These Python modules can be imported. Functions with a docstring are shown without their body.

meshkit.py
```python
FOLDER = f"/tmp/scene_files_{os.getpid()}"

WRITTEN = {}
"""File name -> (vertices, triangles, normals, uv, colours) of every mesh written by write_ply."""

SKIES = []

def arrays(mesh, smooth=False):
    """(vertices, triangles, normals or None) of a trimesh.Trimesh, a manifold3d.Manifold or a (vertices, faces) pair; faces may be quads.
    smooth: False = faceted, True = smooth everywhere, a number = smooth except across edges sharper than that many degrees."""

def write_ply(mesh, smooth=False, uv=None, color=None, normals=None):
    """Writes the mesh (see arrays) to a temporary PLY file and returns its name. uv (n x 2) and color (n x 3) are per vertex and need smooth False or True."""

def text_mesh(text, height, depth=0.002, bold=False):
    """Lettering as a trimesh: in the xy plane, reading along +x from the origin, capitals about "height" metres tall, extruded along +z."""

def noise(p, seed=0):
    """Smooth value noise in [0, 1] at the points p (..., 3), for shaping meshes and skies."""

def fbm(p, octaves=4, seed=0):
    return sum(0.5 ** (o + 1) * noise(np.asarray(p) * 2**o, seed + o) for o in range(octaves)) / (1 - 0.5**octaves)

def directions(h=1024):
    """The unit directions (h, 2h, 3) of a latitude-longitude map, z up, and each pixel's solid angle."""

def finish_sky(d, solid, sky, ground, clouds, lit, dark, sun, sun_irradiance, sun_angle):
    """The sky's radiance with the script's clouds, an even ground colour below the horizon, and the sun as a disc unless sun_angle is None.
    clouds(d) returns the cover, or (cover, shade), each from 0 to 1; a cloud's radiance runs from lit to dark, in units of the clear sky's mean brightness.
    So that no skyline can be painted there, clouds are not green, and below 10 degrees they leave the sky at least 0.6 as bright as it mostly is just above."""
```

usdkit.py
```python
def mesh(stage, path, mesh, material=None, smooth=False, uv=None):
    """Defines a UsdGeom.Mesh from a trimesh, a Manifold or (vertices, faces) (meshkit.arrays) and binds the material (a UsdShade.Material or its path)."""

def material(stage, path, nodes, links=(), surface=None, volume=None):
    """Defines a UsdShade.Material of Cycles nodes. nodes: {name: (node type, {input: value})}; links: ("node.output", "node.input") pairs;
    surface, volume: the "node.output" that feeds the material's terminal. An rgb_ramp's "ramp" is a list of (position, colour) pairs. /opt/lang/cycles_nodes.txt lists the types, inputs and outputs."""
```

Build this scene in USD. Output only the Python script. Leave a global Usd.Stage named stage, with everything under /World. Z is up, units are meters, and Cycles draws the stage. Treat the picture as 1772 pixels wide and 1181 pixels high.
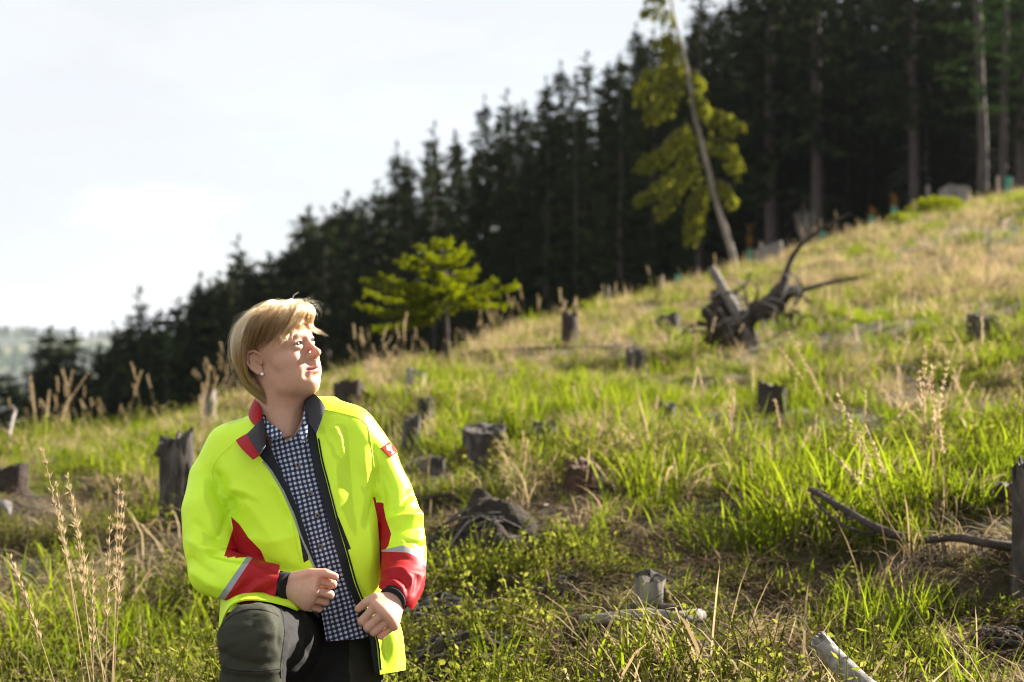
import math, random
import numpy as np, trimesh, usdkit, meshkit
from scipy.spatial.transform import Rotation
from pxr import Usd, UsdGeom, UsdLux, UsdShade, Gf, Sdf, Vt

stage = Usd.Stage.CreateInMemory()
UsdGeom.SetStageUpAxis(stage, "Z")
UsdGeom.SetStageMetersPerUnit(stage, 1.0)
UsdGeom.Xform.Define(stage, "/World")
stage.SetDefaultPrim(stage.GetPrimAtPath("/World"))
UsdGeom.Scope.Define(stage, "/World/Looks")

# ------------------------------------------------------------------ camera, sky, sun, exposure
CAM_H = 1.15
cam = UsdGeom.Camera.Define(stage, "/World/camera")
cam.CreateHorizontalApertureAttr(36.0)
cam.CreateVerticalApertureAttr(24.0)
cam.CreateFocalLengthAttr(50.0)
cam.CreateFStopAttr(3.0)
cam.CreateFocusDistanceAttr(3.42)
cam.CreateClippingRangeAttr(Gf.Vec2f(0.05, 50000))
cam.CreateExposureAttr(2.46)
cam.AddTransformOp().Set(Gf.Matrix4d(1, 0, 0, 0, 0, 0, 1, 0, 0, -1, 0, 0, 0, 0, CAM_H, 1))   # looks along +y

SUN = np.array([0.77, 0.47, 0.44]); SUN = SUN / np.linalg.norm(SUN)          # towards the sun
SUN_EL, SUN_ROT = math.asin(SUN[2]), math.atan2(SUN[0], SUN[1])
sky = UsdLux.DomeLight.Define(stage, "/World/sky")
sky.GetPrim().SetCustomDataByKey("kind", "structure")
sky_mat = usdkit.material(stage, "/World/Looks/sky_air", {
    "s": ("sky_texture", {"sky_type": "single_scattering", "sun_disc": False, "sun_elevation": SUN_EL, "sun_rotation": SUN_ROT,
                          "air_density": 1.0, "aerosol_density": 1.6}),
    "tc": ("texture_coordinate", {}),
    "mp": ("mapping", {"scale": (1.0, 1.0, 3.2)}),
    "n1": ("noise_texture", {"scale": 2.3, "detail": 8, "roughness": 0.55, "distortion": 0.4}),
    "r1": ("rgb_ramp", {"ramp": [(0.22, (0.72,) * 3), (0.55, (0.95,) * 3)]}),
    "mp2": ("mapping", {"scale": (1.0, 1.0, 2.4), "location": (.3, .1, .2)}), "n2": ("noise_texture", {"scale": 5.0, "detail": 7, "roughness": 0.52}),
    "r2": ("rgb_ramp", {"ramp": [(0.35, (2.45, 2.56, 2.68)), (0.49, (2.55, 2.64, 2.74)), (0.54, (3.3, 3.3, 3.3)), (0.7, (3.4, 3.4, 3.4))]}),
    "sz": ("separate_xyz", {}), "lo": ("map_range", {"from_min": .03, "from_max": .13, "to_min": 1.0, "to_max": .15, "clamp": True}), "mc": ("mix_color", {"a": (2.72, 2.80, 2.90), "use_clamp": False}), "mix": ("mix_color", {"use_clamp": False}),
    "bg": ("background_shader", {"strength": 0.058})},
    [("tc.generated", "mp.vector"), ("mp.vector", "n1.vector"), ("n1.fac", "r1.fac"), ("s.color", "mix.a"), ("r1.color", "mix.fac"), ("tc.generated", "mp2.vector"), ("mp2.vector", "n2.vector"), ("n2.fac", "r2.fac"), ("tc.generated", "sz.vector"), ("sz.z", "lo.value"), ("lo.result", "mc.fac"), ("r2.color", "mc.b"), ("mc.result", "mix.b"),
     ("mix.result", "bg.color")], surface="bg.background")
UsdShade.MaterialBindingAPI.Apply(sky.GetPrim()).Bind(sky_mat)
sun = UsdLux.DistantLight.Define(stage, "/World/sun")
sun.CreateIntensityAttr(1.25); sun.CreateNormalizeAttr(True); sun.CreateAngleAttr(0.5); sun.CreateColorAttr(Gf.Vec3f(1.0, 0.93, 0.82))
_z = SUN; _x = np.cross([0, 0, 1.0], _z); _x /= np.linalg.norm(_x); _y = np.cross(_z, _x)
sun.AddTransformOp().Set(Gf.Matrix4d(*_x, 0, *_y, 0, *_z, 0, 0, 0, 0, 1))

# ------------------------------------------------------------------ helpers
FPX, CX, CY = 1772 * 50 / 36.0, 886.0, 590.5
def P(px, py, d):
    """The point at depth d (metres along +y) seen at a place of the 1772 x 1181 photograph."""
    return np.array([(px - CX) / FPX * d, d, CAM_H + (CY - py) / FPX * d])

USED = {}
def numbered(path):
    n = USED.get(path, 0); USED[path] = n + 1
    return path if n == 0 else f"{path}_{n:03d}"

def data(prim, label=None, cat=None, group=None, kind=None):
    for k, v in (("label", label), ("category", cat), ("group", group), ("kind", kind)):
        if v: prim.SetCustomDataByKey(k, v)
    return prim

def path_of(o):
    return "/World" if o is None else str(o.GetPath())

def obj(name, mesh, mat, parent=None, smooth=False, uv=None, label=None, cat=None, group=None, kind=None, color=None):
    """One Mesh prim under a thing (or directly under /World)."""
    p = numbered(path_of(parent) + "/" + name)
    m = usdkit.mesh(stage, p, mesh, mat, smooth=smooth, uv=uv)
    if color is not None:
        UsdGeom.PrimvarsAPI(m).CreatePrimvar("tint", Sdf.ValueTypeNames.Color3fArray, "vertex").Set(Vt.Vec3fArray.FromNumpy(np.asarray(color, np.float32)))
    return data(m.GetPrim(), label, cat, group, kind)

def thing(name, label, cat, loc=(0, 0, 0), rotz=0, group=None, kind=None):
    x = UsdGeom.Xform.Define(stage, numbered("/World/" + name))
    x.AddTranslateOp().Set(Gf.Vec3d(*map(float, loc))); x.AddRotateZOp().Set(float(math.degrees(rotz)))
    return data(x.GetPrim(), label, cat, group, kind)

def copy_of(root, loc, rotz, scale=1.0, label=None, group=None, rotx=0):
    was = root.GetCustomData()
    x = UsdGeom.Xform.Define(stage, numbered("/World/" + root.GetName()))
    x.GetPrim().GetReferences().AddInternalReference(root.GetPath())
    x.ClearXformOpOrder()
    x.AddTransformOp().Set(mat4(loc, rotz, scale, rotx))
    x.GetPrim().SetInstanceable(True)
    return data(x.GetPrim(), label or was.get("label"), was.get("category"), group or was.get("group"))

def mat4(loc, rotz=0, scale=1.0, rotx=0):
    R = (Rotation.from_euler("z", rotz) * Rotation.from_euler("x", rotx)).as_matrix()
    s = np.broadcast_to(np.asarray(scale, float), (3,))
    M = np.eye(4); M[:3, :3] = (R * s[None, :]).T; M[3, :3] = loc
    return Gf.Matrix4d(*map(float, M.ravel()))

def scatter(name, protos, pos, rot, scale, idx, label, cat):
    """Uncountable stuff: one PointInstancer. protos: [(mesh, material)], rot: quaternions xyzw."""
    pi = UsdGeom.PointInstancer.Define(stage, "/World/" + name)
    targets = []
    for k, (m, mat) in enumerate(protos):
        pr = usdkit.mesh(stage, f"/World/{name}/sample_{k:03d}", m, mat)
        targets.append(pr.GetPath())
    pi.CreatePrototypesRel().SetTargets(targets)
    pi.CreatePositionsAttr(Vt.Vec3fArray.FromNumpy(np.asarray(pos, np.float32)))
    r = np.asarray(rot, np.float32)
    pi.CreateOrientationsAttr(Vt.QuathArray([Gf.Quath(float(q[3]), float(q[0]), float(q[1]), float(q[2])) for q in r]))
    s = np.asarray(scale, np.float32)
    if s.ndim == 1: s = np.repeat(s[:, None], 3, 1)
    pi.CreateScalesAttr(Vt.Vec3fArray.FromNumpy(np.ascontiguousarray(s)))
    pi.CreateProtoIndicesAttr(Vt.IntArray.FromNumpy(np.asarray(idx, np.int32)))
    return data(pi.GetPrim(), label, cat, None, "stuff")

class MB:
    """Collects triangles."""
    def __init__(s): s.v, s.f, s.n = [], [], 0
    def add(s, v, f):
        v, f = np.asarray(v, float).reshape(-1, 3), np.asarray(f, int)
        if len(f) and f.shape[1] == 4: f = np.vstack([f[:, [0, 1, 2]], f[:, [0, 2, 3]]])
        s.v.append(v); s.f.append(f + s.n); s.n += len(v); return s
    def mesh(s): return np.vstack(s.v), np.vstack(s.f)

def spline(pts, n):
    from scipy.interpolate import CubicSpline
    p = np.asarray(pts, float)
    t = np.r_[0, np.cumsum(np.linalg.norm(np.diff(p[:, :3], axis=0), axis=1))]
    return CubicSpline(t, p)(np.linspace(0, t[-1], n)) if len(p) > 2 else np.stack([np.interp(np.linspace(0, t[-1], n), t, p[:, k]) for k in range(p.shape[1])], 1)

def tube(points, radii, sides=7, rough=0.0, seed=0, cap=True, freq=9.0):
    """A closed tapered tube along a polyline, its surface roughened by noise."""
    p = np.asarray(points, float); r = np.broadcast_to(np.asarray(radii, float), (len(p),))
    t = np.gradient(p, axis=0); t /= np.linalg.norm(t, axis=1, keepdims=True) + 1e-12
    ref = np.array([0, 0, 1.0]) if abs(t[:, 2]).mean() < 0.8 else np.array([1.0, 0, 0])
    a = np.cross(t, ref); a /= np.linalg.norm(a, axis=1, keepdims=True) + 1e-12
    b = np.cross(t, a); ang = np.arange(sides) * 2 * np.pi / sides
    off = np.cos(ang)[None, :, None] * a[:, None] + np.sin(ang)[None, :, None] * b[:, None]
    rr = r[:, None, None] * np.ones((1, sides, 1))
    if rough:
        q = p[:, None] + off * rr
        rr = rr * (1 + rough * (meshkit.fbm(q * freq / max(r.mean() * 20, 1e-3) * 1.0, 3, seed)[..., None] - 0.5) * 2)
    v = p[:, None] + off * rr
    i, j = np.meshgrid(np.arange(len(p) - 1), np.arange(sides), indexing="ij")
    q = np.stack([i * sides + j, i * sides + (j + 1) % sides, (i + 1) * sides + (j + 1) % sides, (i + 1) * sides + j], -1).reshape(-1, 4)
    f = np.vstack([q[:, [0, 2, 1]], q[:, [0, 3, 2]]]); v = v.reshape(-1, 3)
    if cap:
        n = len(v); v = np.vstack([v, p[:1], p[-1:]]); k = np.arange(sides); e = (len(p) - 1) * sides
        f = np.vstack([f, np.stack([np.full(sides, n), k, (k + 1) % sides], 1), np.stack([np.full(sides, n + 1), e + (k + 1) % sides, e + k], 1)])
    return v, f

def ss(x, a, b):
    t = np.clip((np.asarray(x, float) - a) / (b - a), 0, 1)
    return t * t * (3 - 2 * t)

# ------------------------------------------------------------------ materials
def rough_mat(name, stops, scale=8.0, rough=0.9, bump=0.0, bump_scale=None, stretch=(1, 1, 1), dist=0.01, spec=0.3, detail=6, island=False):
    """Noise through a colour ramp, with bump, in object space."""
    nodes = {"tc": ("texture_coordinate", {}), "mp": ("mapping", {"scale": stretch}),
             "n": ("noise_texture", {"scale": scale, "detail": detail, "roughness": 0.6}), "r": ("rgb_ramp", {"ramp": stops}),
             "p": ("principled_bsdf", {"roughness": rough, "specular_ior_level": spec})}
    links = [("tc.object", "mp.vector"), ("mp.vector", "n.vector"), ("n.fac", "r.fac"), ("r.color", "p.base_color")]
    if bump:
        nodes["n2"] = ("noise_texture", {"scale": bump_scale or scale * 3, "detail": 6, "roughness": 0.65})
        nodes["b"] = ("bump", {"strength": bump, "distance": dist})
        links += [("mp.vector", "n2.vector"), ("n2.fac", "b.height"), ("b.normal", "p.normal")]
    return usdkit.material(stage, "/World/Looks/" + name, nodes, links, surface="p.BSDF")

def leaf_mat(name, stops, trans=0.4, rough=0.72, spec=0.15, tcol=1.4):
    """Foliage: every blade or leaf its own tone, part of the light passes through."""
    return usdkit.material(stage, "/World/Looks/" + name, {
        "g": ("geometry", {}), "oi": ("object_info", {}),
        "m": ("mix_float", {"fac": 0.5}),
        "r": ("rgb_ramp", {"ramp": stops}), "p": ("diffuse_bsdf", {}),
        "h": ("hsv", {"saturation": 1.1, "value": tcol}),
        "t": ("translucent_bsdf", {}), "x": ("mix_closure", {"fac": trans})},
        [("g.random_per_island", "m.a"), ("oi.random", "m.b"), ("m.result", "r.fac"), ("r.color", "p.color"), ("r.color", "h.color"), ("h.color", "t.color"),
         ("p.BSDF", "x.closure1"), ("t.BSDF", "x.closure2")], surface="x.closure" if trans > .3 else "p.BSDF")

M = {}
M["ground"] = rough_mat("ground_soil", [(0.3, (0.03, 0.022, 0.013)), (0.5, (0.075, 0.058, 0.03)), (0.62, (0.08, 0.08, 0.026)), (0.8, (0.17, 0.13, 0.075))], 2.3, 0.95, 1.0, 26, dist=0.05, detail=10)
M["green"] = leaf_mat("fresh_grass", [(0.0, (0.085, 0.112, 0.013)), (0.5, (0.15, 0.178, 0.022)), (0.85, (0.22, 0.23, 0.038)), (1.0, (0.32, 0.27, 0.12))], 0.5)
M["dry"] = leaf_mat("straw_grass", [(0.0, (0.21, 0.155, 0.085)), (0.5, (0.37, 0.29, 0.17)), (1.0, (0.54, 0.45, 0.30))], 0.35)
M["plume"] = leaf_mat("straw_plume", [(0.0, (0.33, 0.25, 0.15)), (1.0, (0.55, 0.45, 0.30))], 0.4)
M["herb"] = leaf_mat("herb_leaves", [(0.0, (0.08, 0.088, 0.018)), (0.4, (0.16, 0.163, 0.034)), (0.7, (0.26, 0.235, 0.065)), (1.0, (0.21, 0.13, 0.06))], 0.45)
M["twig"] = rough_mat("twig_bark", [(0.3, (0.06, 0.04, 0.03)), (0.7, (0.16, 0.11, 0.08))], 30, 0.9)
M["spruce"] = leaf_mat("spruce_needles", [(0.0, (0.017, 0.022, 0.009)), (0.6, (0.034, 0.042, 0.015)), (1.0, (0.055, 0.062, 0.022))], 0.15, .9, .03, tcol=1.2)
M["larch"] = leaf_mat("larch_needles", [(0.0, (0.035, 0.06, 0.018)), (1.0, (0.065, 0.10, 0.03))], 0.25, .9, .03)
M["young"] = leaf_mat("young_needles", [(0.0, (0.085, 0.10, 0.010)), (0.6, (0.15, 0.165, 0.015)), (1.0, (0.23, 0.225, 0.025))], 0.5)
M["lean"] = leaf_mat("old_needles", [(0.0, (0.10, 0.108, 0.016)), (0.6, (0.17, 0.172, 0.026)), (1.0, (0.26, 0.24, 0.045))], 0.45)
M["bark"] = rough_mat("spruce_bark", [(0.3, (0.030, 0.023, 0.019)), (0.7, (0.080, 0.064, 0.053))], 6, 0.95, 0.6, 14, stretch=(1, 1, 0.3), dist=0.03)
M["pale_bark"] = rough_mat("pale_bark", [(0.3, (0.14, 0.115, 0.09)), (0.7, (0.33, 0.28, 0.22))], 5, 0.95, 0.6, 14, stretch=(1, 1, 0.3), dist=0.03)
M["grey_wood"] = rough_mat("weathered_wood", [(0.25, (0.05, 0.042, 0.035)), (0.5, (0.15, 0.13, 0.115)), (0.75, (0.30, 0.27, 0.24))], 14, 0.9, 1.0, 40, stretch=(1, 1, 0.16), dist=0.012)
M["silver"] = rough_mat("silvered_wood", [(0.3, (0.05, 0.044, 0.038)), (0.5, (0.17, 0.155, 0.14)), (0.7, (0.30, 0.275, 0.25))], 55, 0.9, 1.0, 120, stretch=(.5, 1, 0.5), dist=0.006)
M["litter"] = usdkit.material(stage, "/World/Looks/dead_litter", {"g": ("geometry", {}), "r": ("rgb_ramp", {"ramp": [(0.0, (0.07, 0.05, 0.03)), (0.5, (0.19, 0.14, 0.08)), (1.0, (0.40, 0.32, 0.19))]}), "d": ("diffuse_bsdf", {})}, [("g.random_per_island", "r.fac"), ("r.color", "d.color")], surface="d.BSDF")
M["dark_wood"] = rough_mat("rotting_wood", [(0.3, (0.018, 0.013, 0.010)), (0.6, (0.05, 0.036, 0.028)), (0.8, (0.10, 0.075, 0.06))], 10, 0.95, 0.9, 26, dist=0.02)
M["stump_bark"] = rough_mat("stump_bark", [(0.28, (0.016, 0.013, 0.011)), (0.5, (0.05, 0.041, 0.035)), (0.66, (0.12, 0.10, 0.088)), (0.8, (0.20, 0.175, 0.155))], 22, 0.95, 1.0, 55, stretch=(1, 1, 0.3), dist=0.02)
M["cut_wood"] = rough_mat("cut_wood", [(0.3, (0.13, 0.10, 0.07)), (0.7, (0.32, 0.26, 0.19))], 30, 0.9, 0.3, 60)
M["moss"] = rough_mat("stump_moss", [(0.3, (0.03, 0.03, 0.008)), (0.55, (0.10, 0.075, 0.015)), (0.75, (0.17, 0.11, 0.025))], 26, 1.0, 0.9, 70, dist=0.01)
M["red_rot"] = rough_mat("red_rot", [(0.3, (0.025, 0.014, 0.010)), (0.6, (0.07, 0.038, 0.025)), (0.8, (0.13, 0.08, 0.055))], 24, 0.95, 0.9, 50)
M["stone"] = rough_mat("field_stone", [(0.3, (0.06, 0.055, 0.05)), (0.7, (0.17, 0.16, 0.15))], 12, 0.9, 0.6, 30)
M["tube"] = rough_mat("tree_guard", [(0.3, (0.03, 0.16, 0.10)), (0.7, (0.06, 0.24, 0.16))], 3, 0.45)
M["stake"] = rough_mat("stake_wood", [(0.3, (0.22, 0.17, 0.12)), (0.7, (0.40, 0.32, 0.24))], 8, 0.9, stretch=(1, 1, 0.1))
M["orange"] = leaf_mat("withered_leaves", [(0.0, (0.20, 0.10, 0.025)), (1.0, (0.36, 0.22, 0.06))], 0.3)
M["soil"] = rough_mat("dark_soil", [(0.3, (0.014, 0.010, 0.007)), (0.6, (0.04, 0.028, 0.02)), (0.8, (0.09, 0.065, 0.045))], 14, 1.0, 1.0, 40, dist=0.03)
M["hill"] = rough_mat("hill_wood", [(0.35, (0.016, 0.024, 0.014)), (0.5, (0.03, 0.04, 0.02)), (0.65, (0.09, 0.09, 0.04))], 0.006, 1.0, detail=6)
# ------------------------------------------------------------------ land
T_ = (np.array([-900, 0, 200, 400, 600, 775, 900, 1000, 1100, 1200, 1300, 1400, 1500, 1600, 1700, 1772, 2500]) - CX) / FPX
C_ = np.array([800, 768, 748, 700, 662, 636, 580, 548, 522, 494, 466, 432, 404, 372, 350, 336, 190], float)
D_ = np.array([9, 12, 14, 15, 16, 17, 22, 26, 30, 34, 37, 38, 38, 39, 40, 40, 42], float)
K_ = np.array([.34, .32, .30, .28, .25, .22, .17, .13, .10, .07, .05, .045, .04, .04, .04, .04, .04])
def land(x, y, bumps=True):
    x, y = np.broadcast_arrays(np.asarray(x, float), np.asarray(y, float))
    plane = .364 + .133 * (x + .17) + .06 * (y - 9)
    yy = np.maximum(y, 1.0); t = x / yy
    C, D, K = np.interp(t, T_, C_), np.interp(t, T_, D_), np.interp(t, T_, K_)
    s = CAM_H + (CY - C) / FPX * yy
    w = ss(yy, 0.35 * D, D) * ss(y, 1, 3)
    past = np.maximum(yy - D, 0)
    fall = K * (np.sqrt(past * past + 9) - 3)
    fall = np.where(fall > 14, 14 + (fall - 14) * 0.8, fall)
    z = plane * (1 - w) + (s - fall) * w
    far = ss(np.hypot(x, y), 150, 900)
    z = z * (1 - far) + far * (-120 + 80 * ss(t, -.2, .6))
    if bumps:
        q = np.stack([x, y, np.zeros_like(x)], -1)
        amp = ss(np.hypot(x, y), 0.5, 4) * (1 - 0.5 * w)
        z = z + amp * ((meshkit.fbm(q * 0.55, 3, 5) - .5) * .30 + (meshkit.fbm(q * 1.9, 3, 9) - .5) * .20)
    return z
def hit(px, py, lo=2.0, hi=60.0):
    """Where the line of sight through a place of the photograph meets the land."""
    d = np.linspace(lo, hi, 3000); q = np.stack([(px - CX) / FPX * d, d, CAM_H + (CY - py) / FPX * d], 1)
    below = q[:, 2] < land(q[:, 0], q[:, 1])
    k = int(np.argmax(below)) if below.any() else int(np.argmin(q[:, 2] - land(q[:, 0], q[:, 1])))
    g = q[k].copy(); g[2] = land(g[0], g[1]); return g
def on_land(px, d):
    x = (px - CX) / FPX * d
    return np.array([x, d, float(land(x, d))])

front = np.linspace(-0.62, 0.62, 300)
ang = np.r_[front, np.linspace(0.62, 2 * np.pi - 0.62, 90)[1:-1]]
rad = np.r_[0, np.geomspace(0.5, 5200, 430)]
A, R = np.meshgrid(ang, rad)
gx, gy = R * np.sin(A), R * np.cos(A)
gz = land(gx, gy)
n = len(ang); i, j = np.meshgrid(np.arange(len(rad) - 1), np.arange(n), indexing="ij")
q = np.stack([i * n + j, i * n + (j + 1) % n, (i + 1) * n + (j + 1) % n, (i + 1) * n + j], -1).reshape(-1, 4)[:, ::-1]
obj("ground", (np.stack([gx, gy, gz], -1).reshape(-1, 3), q), M["ground"], smooth=True, kind="structure",
    label="grassy clearcut hillside rising to the right below the spruce forest", cat="ground")

# far wooded hill across the valley
hx = np.linspace(-2600, 1500, 260); hy = np.linspace(1100, 3600, 140)
HX, HY = np.meshgrid(hx, hy)
def hill_z(x, y):
    up = ss(y, 1100, 3000)
    crest = 24 + 12 * (meshkit.fbm(np.stack([x / 500, y * 0, y * 0], -1), 2, 3) - .5) * 2 - 26 * ss(x, -1300, -650) - 90 * ss(x, -100, 1200)
    spurs = 26 * (meshkit.fbm(np.stack([x / 330, y / 620, y * 0], -1), 3, 8) - .5) * 2 * np.sin(np.pi * np.clip((y - 1100) / 1900, 0, 1))
    return -140 + up * (140 + crest) + spurs - 60 * ss(y, 3050, 3600)
HZ = hill_z(HX, HY)
n = len(hx); i, j = np.meshgrid(np.arange(len(hy) - 1), np.arange(n - 1), indexing="ij")
q = np.stack([i * n + j, i * n + j + 1, (i + 1) * n + j + 1, (i + 1) * n + j], -1).reshape(-1, 4)
obj("hills", (np.stack([HX, HY, HZ], -1).reshape(-1, 3), q), M["hill"], smooth=True, kind="structure", label="hazy wooded hill across the valley", cat="hill")
rng = np.random.default_rng(77)
cone = MB()
for k in range(4):
    rr, z0, z1 = [(.22, .1, .5), (.18, .3, .7), (.13, .5, .87), (.08, .7, 1.0)][k]
    a = np.arange(7) * 2 * np.pi / 7
    v = np.vstack([np.stack([rr * np.cos(a) * (1 + .25 * np.sin(3 * a + k)), rr * np.sin(a), np.full(7, z0)], 1), [[0, 0, z1]]])
    cone.add(v, [[m, (m + 1) % 7, 7] for m in range(7)])
N = 9000
x = rng.uniform(-2100, 300, N); y = rng.uniform(1400, 3050, N)
dense = meshkit.fbm(np.stack([x / 260, y / 260, y * 0], -1), 3, 21)
keep = (dense + rng.uniform(-.06, .06, N)) < .54
x, y = x[keep], y[keep]; N = len(x)
h = rng.uniform(13, 24, N)
scatter("hill_forest", [(cone.mesh(), M["spruce"]), (cone.mesh(), M["larch"])], np.stack([x, y, hill_z(x, y) - 1], 1), np.tile([0, 0, 0, 1], (N, 1)), h,
        (meshkit.noise(np.stack([x / 140, y / 140, y * 0], -1), 4) > .66).astype(int), "spruce wood covering the far hillside", "forest")

# the air: haze over the whole scene
hb = trimesh.creation.box((10800, 10800, 370)); hv_ = np.array(hb.vertices) + [0, 0, 100 - 185.0]
hz_ = usdkit.material(stage, "/World/Looks/haze_air", {"v": ("principled_volume", {"color": (0.80, 0.88, 1.0), "density": 0.5e-4, "anisotropy": 0.3})}, [], volume="v.volume")
obj("haze", (hv_, np.array(hb.faces)), hz_, kind="stuff", label="thin blue haze over the valley", cat="haze")
# ------------------------------------------------------------------ forest
def spray_set(mb, base, out, size, rng, droop=0.6, n=3, width=.16):
    """A few flat needle sprays hanging from points of a branch (arrays)."""
    m = len(base)
    for k in range(n):
        d = out + rng.normal(0, .55, (m, 3)); d[:, 2] -= droop * rng.uniform(.3, 1.3, m)
        d /= np.linalg.norm(d, axis=1, keepdims=True)
        L = size * rng.uniform(.6, 1.3, m)
        side = np.cross(d, rng.normal(0, 1, (m, 3))); side /= np.linalg.norm(side, axis=1, keepdims=True) + 1e-9
        w = (L * width)[:, None] * side
        tip, mid = base + d * L[:, None], base + d * (L * .45)[:, None]
        v = np.stack([base, mid + w, tip, mid - w], 1).reshape(-1, 3)
        f = np.arange(m)[:, None] * 4
        mb.add(v, np.vstack([f + [0, 1, 2], f + [0, 2, 3]]))

def spruce(seed, H=16.0, R=2.3, bare=0.15, density=1.0, droop=.5, spray=.42, limb_gap=.34):
    """(trunk, dead branches, crown) of a conifer H metres tall."""
    rng = np.random.default_rng(seed)
    z = np.linspace(-.6, H, 16); bend = np.stack([np.cumsum(rng.normal(0, .02, 16)), np.cumsum(rng.normal(0, .02, 16)), z], 1)
    trunk = tube(bend, np.interp(z, [-.6, 0, H * .5, H], [.24, .19, .12, .012]) * H / 16, 8, .12, seed)
    crown, dead = MB(), MB()
    zz = H * bare
    while zz < H * .985:
        t = zz / H; c = np.array([np.interp(zz, z, bend[:, 0]), np.interp(zz, z, bend[:, 1]), zz])
        u = (t - bare) / (1 - bare)
        Lmax = R * (1 - u) ** .75 * min(1, .55 + 2.2 * u) + .12
        nb = 5 if u < .85 else 4
        for k in range(nb):
            if rng.random() < .14: continue
            a = rng.uniform(0, 2 * np.pi); L = Lmax * rng.uniform(.5, 1.15)
            m = max(3, int(L / .2 * density))
            s = np.linspace(.12, 1, m)
            rise = (.18 + .5 * u) * L
            pts = c + np.stack([np.cos(a) * L * s, np.sin(a) * L * s, rise * s - (rise + droop * L * (1 - u * .8)) * s ** 1.6 + .22 * L * s ** 3], 1)
            out = np.array([np.cos(a), np.sin(a), 0.0])
            spray_set(crown, pts, np.tile(out * .8, (m, 1)), spray * (.55 + .45 * (1 - u)), rng, .7, 4)
            crown.add(*tube(pts[[0, m // 2, -1]], [.02, .012, .005], 3, cap=False))
        zz += limb_gap * rng.uniform(.7, 1.3) * (1 - .45 * u)
    tip = np.array([[bend[-1, 0], bend[-1, 1], H - .25 * q] for q in range(5)])
    spray_set(crown, tip, np.tile([0, 0, 1.2], (5, 1)), .3, rng, 0, 4)
    for k in range(26):
        zz = rng.uniform(H * .05, H * max(bare, .12)); a = rng.uniform(0, 2 * np.pi); L = rng.uniform(.4, 1.3)
        dead.add(*tube([[0, 0, zz], [np.cos(a) * L * .6, np.sin(a) * L * .6, zz + .02], [np.cos(a) * L, np.sin(a) * L, zz - .2 * L]], [.016, .01, .004], 3, cap=False))
    return trunk, dead.mesh(), crown.mesh()

KINDS = [("spruce_tree", dict(seed=1, H=16, R=2.3, bare=.04), "spruce", "bark"), ("spruce_tree", dict(seed=2, H=17, R=1.9, bare=.10), "spruce", "bark"),
         ("spruce_tree", dict(seed=3, H=18, R=2.3, bare=.26), "spruce", "bark"), ("spruce_tree", dict(seed=4, H=18, R=2.2, bare=.18), "spruce", "bark"),
         ("spruce_tree", dict(seed=5, H=15, R=1.5, bare=.12, density=.8, limb_gap=.5), "spruce", "bark"),
         ("larch_tree", dict(seed=6, H=17, R=2.2, bare=.26, density=.7, spray=.34, limb_gap=.55, droop=.2), "larch", "bark")]
first_of = {}
ENV_X = [-400, 0, 60, 90, 140, 180, 250, 300, 350, 420, 470, 530, 600, 690, 750, 840, 880, 935, 975, 1020, 1100, 1160, 1250, 1320, 1772, 2400]
ENV_Y = [690, 640, 660, 597, 640, 600, 520, 545, 490, 430, 452, 384, 366, 290, 258, 205, 196, 165, 140, 125, 62, 20, -30, -60, -160, -200]
DIST_X, DIST_Y = [-700, 100, 300, 500, 700, 1000, 1270, 1500, 1772, 2600], [128, 126, 118, 104, 90, 68, 55, 50, 46, 40]
TREE_GROUP = "dark conifers of the forest edge"
placed = []
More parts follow.
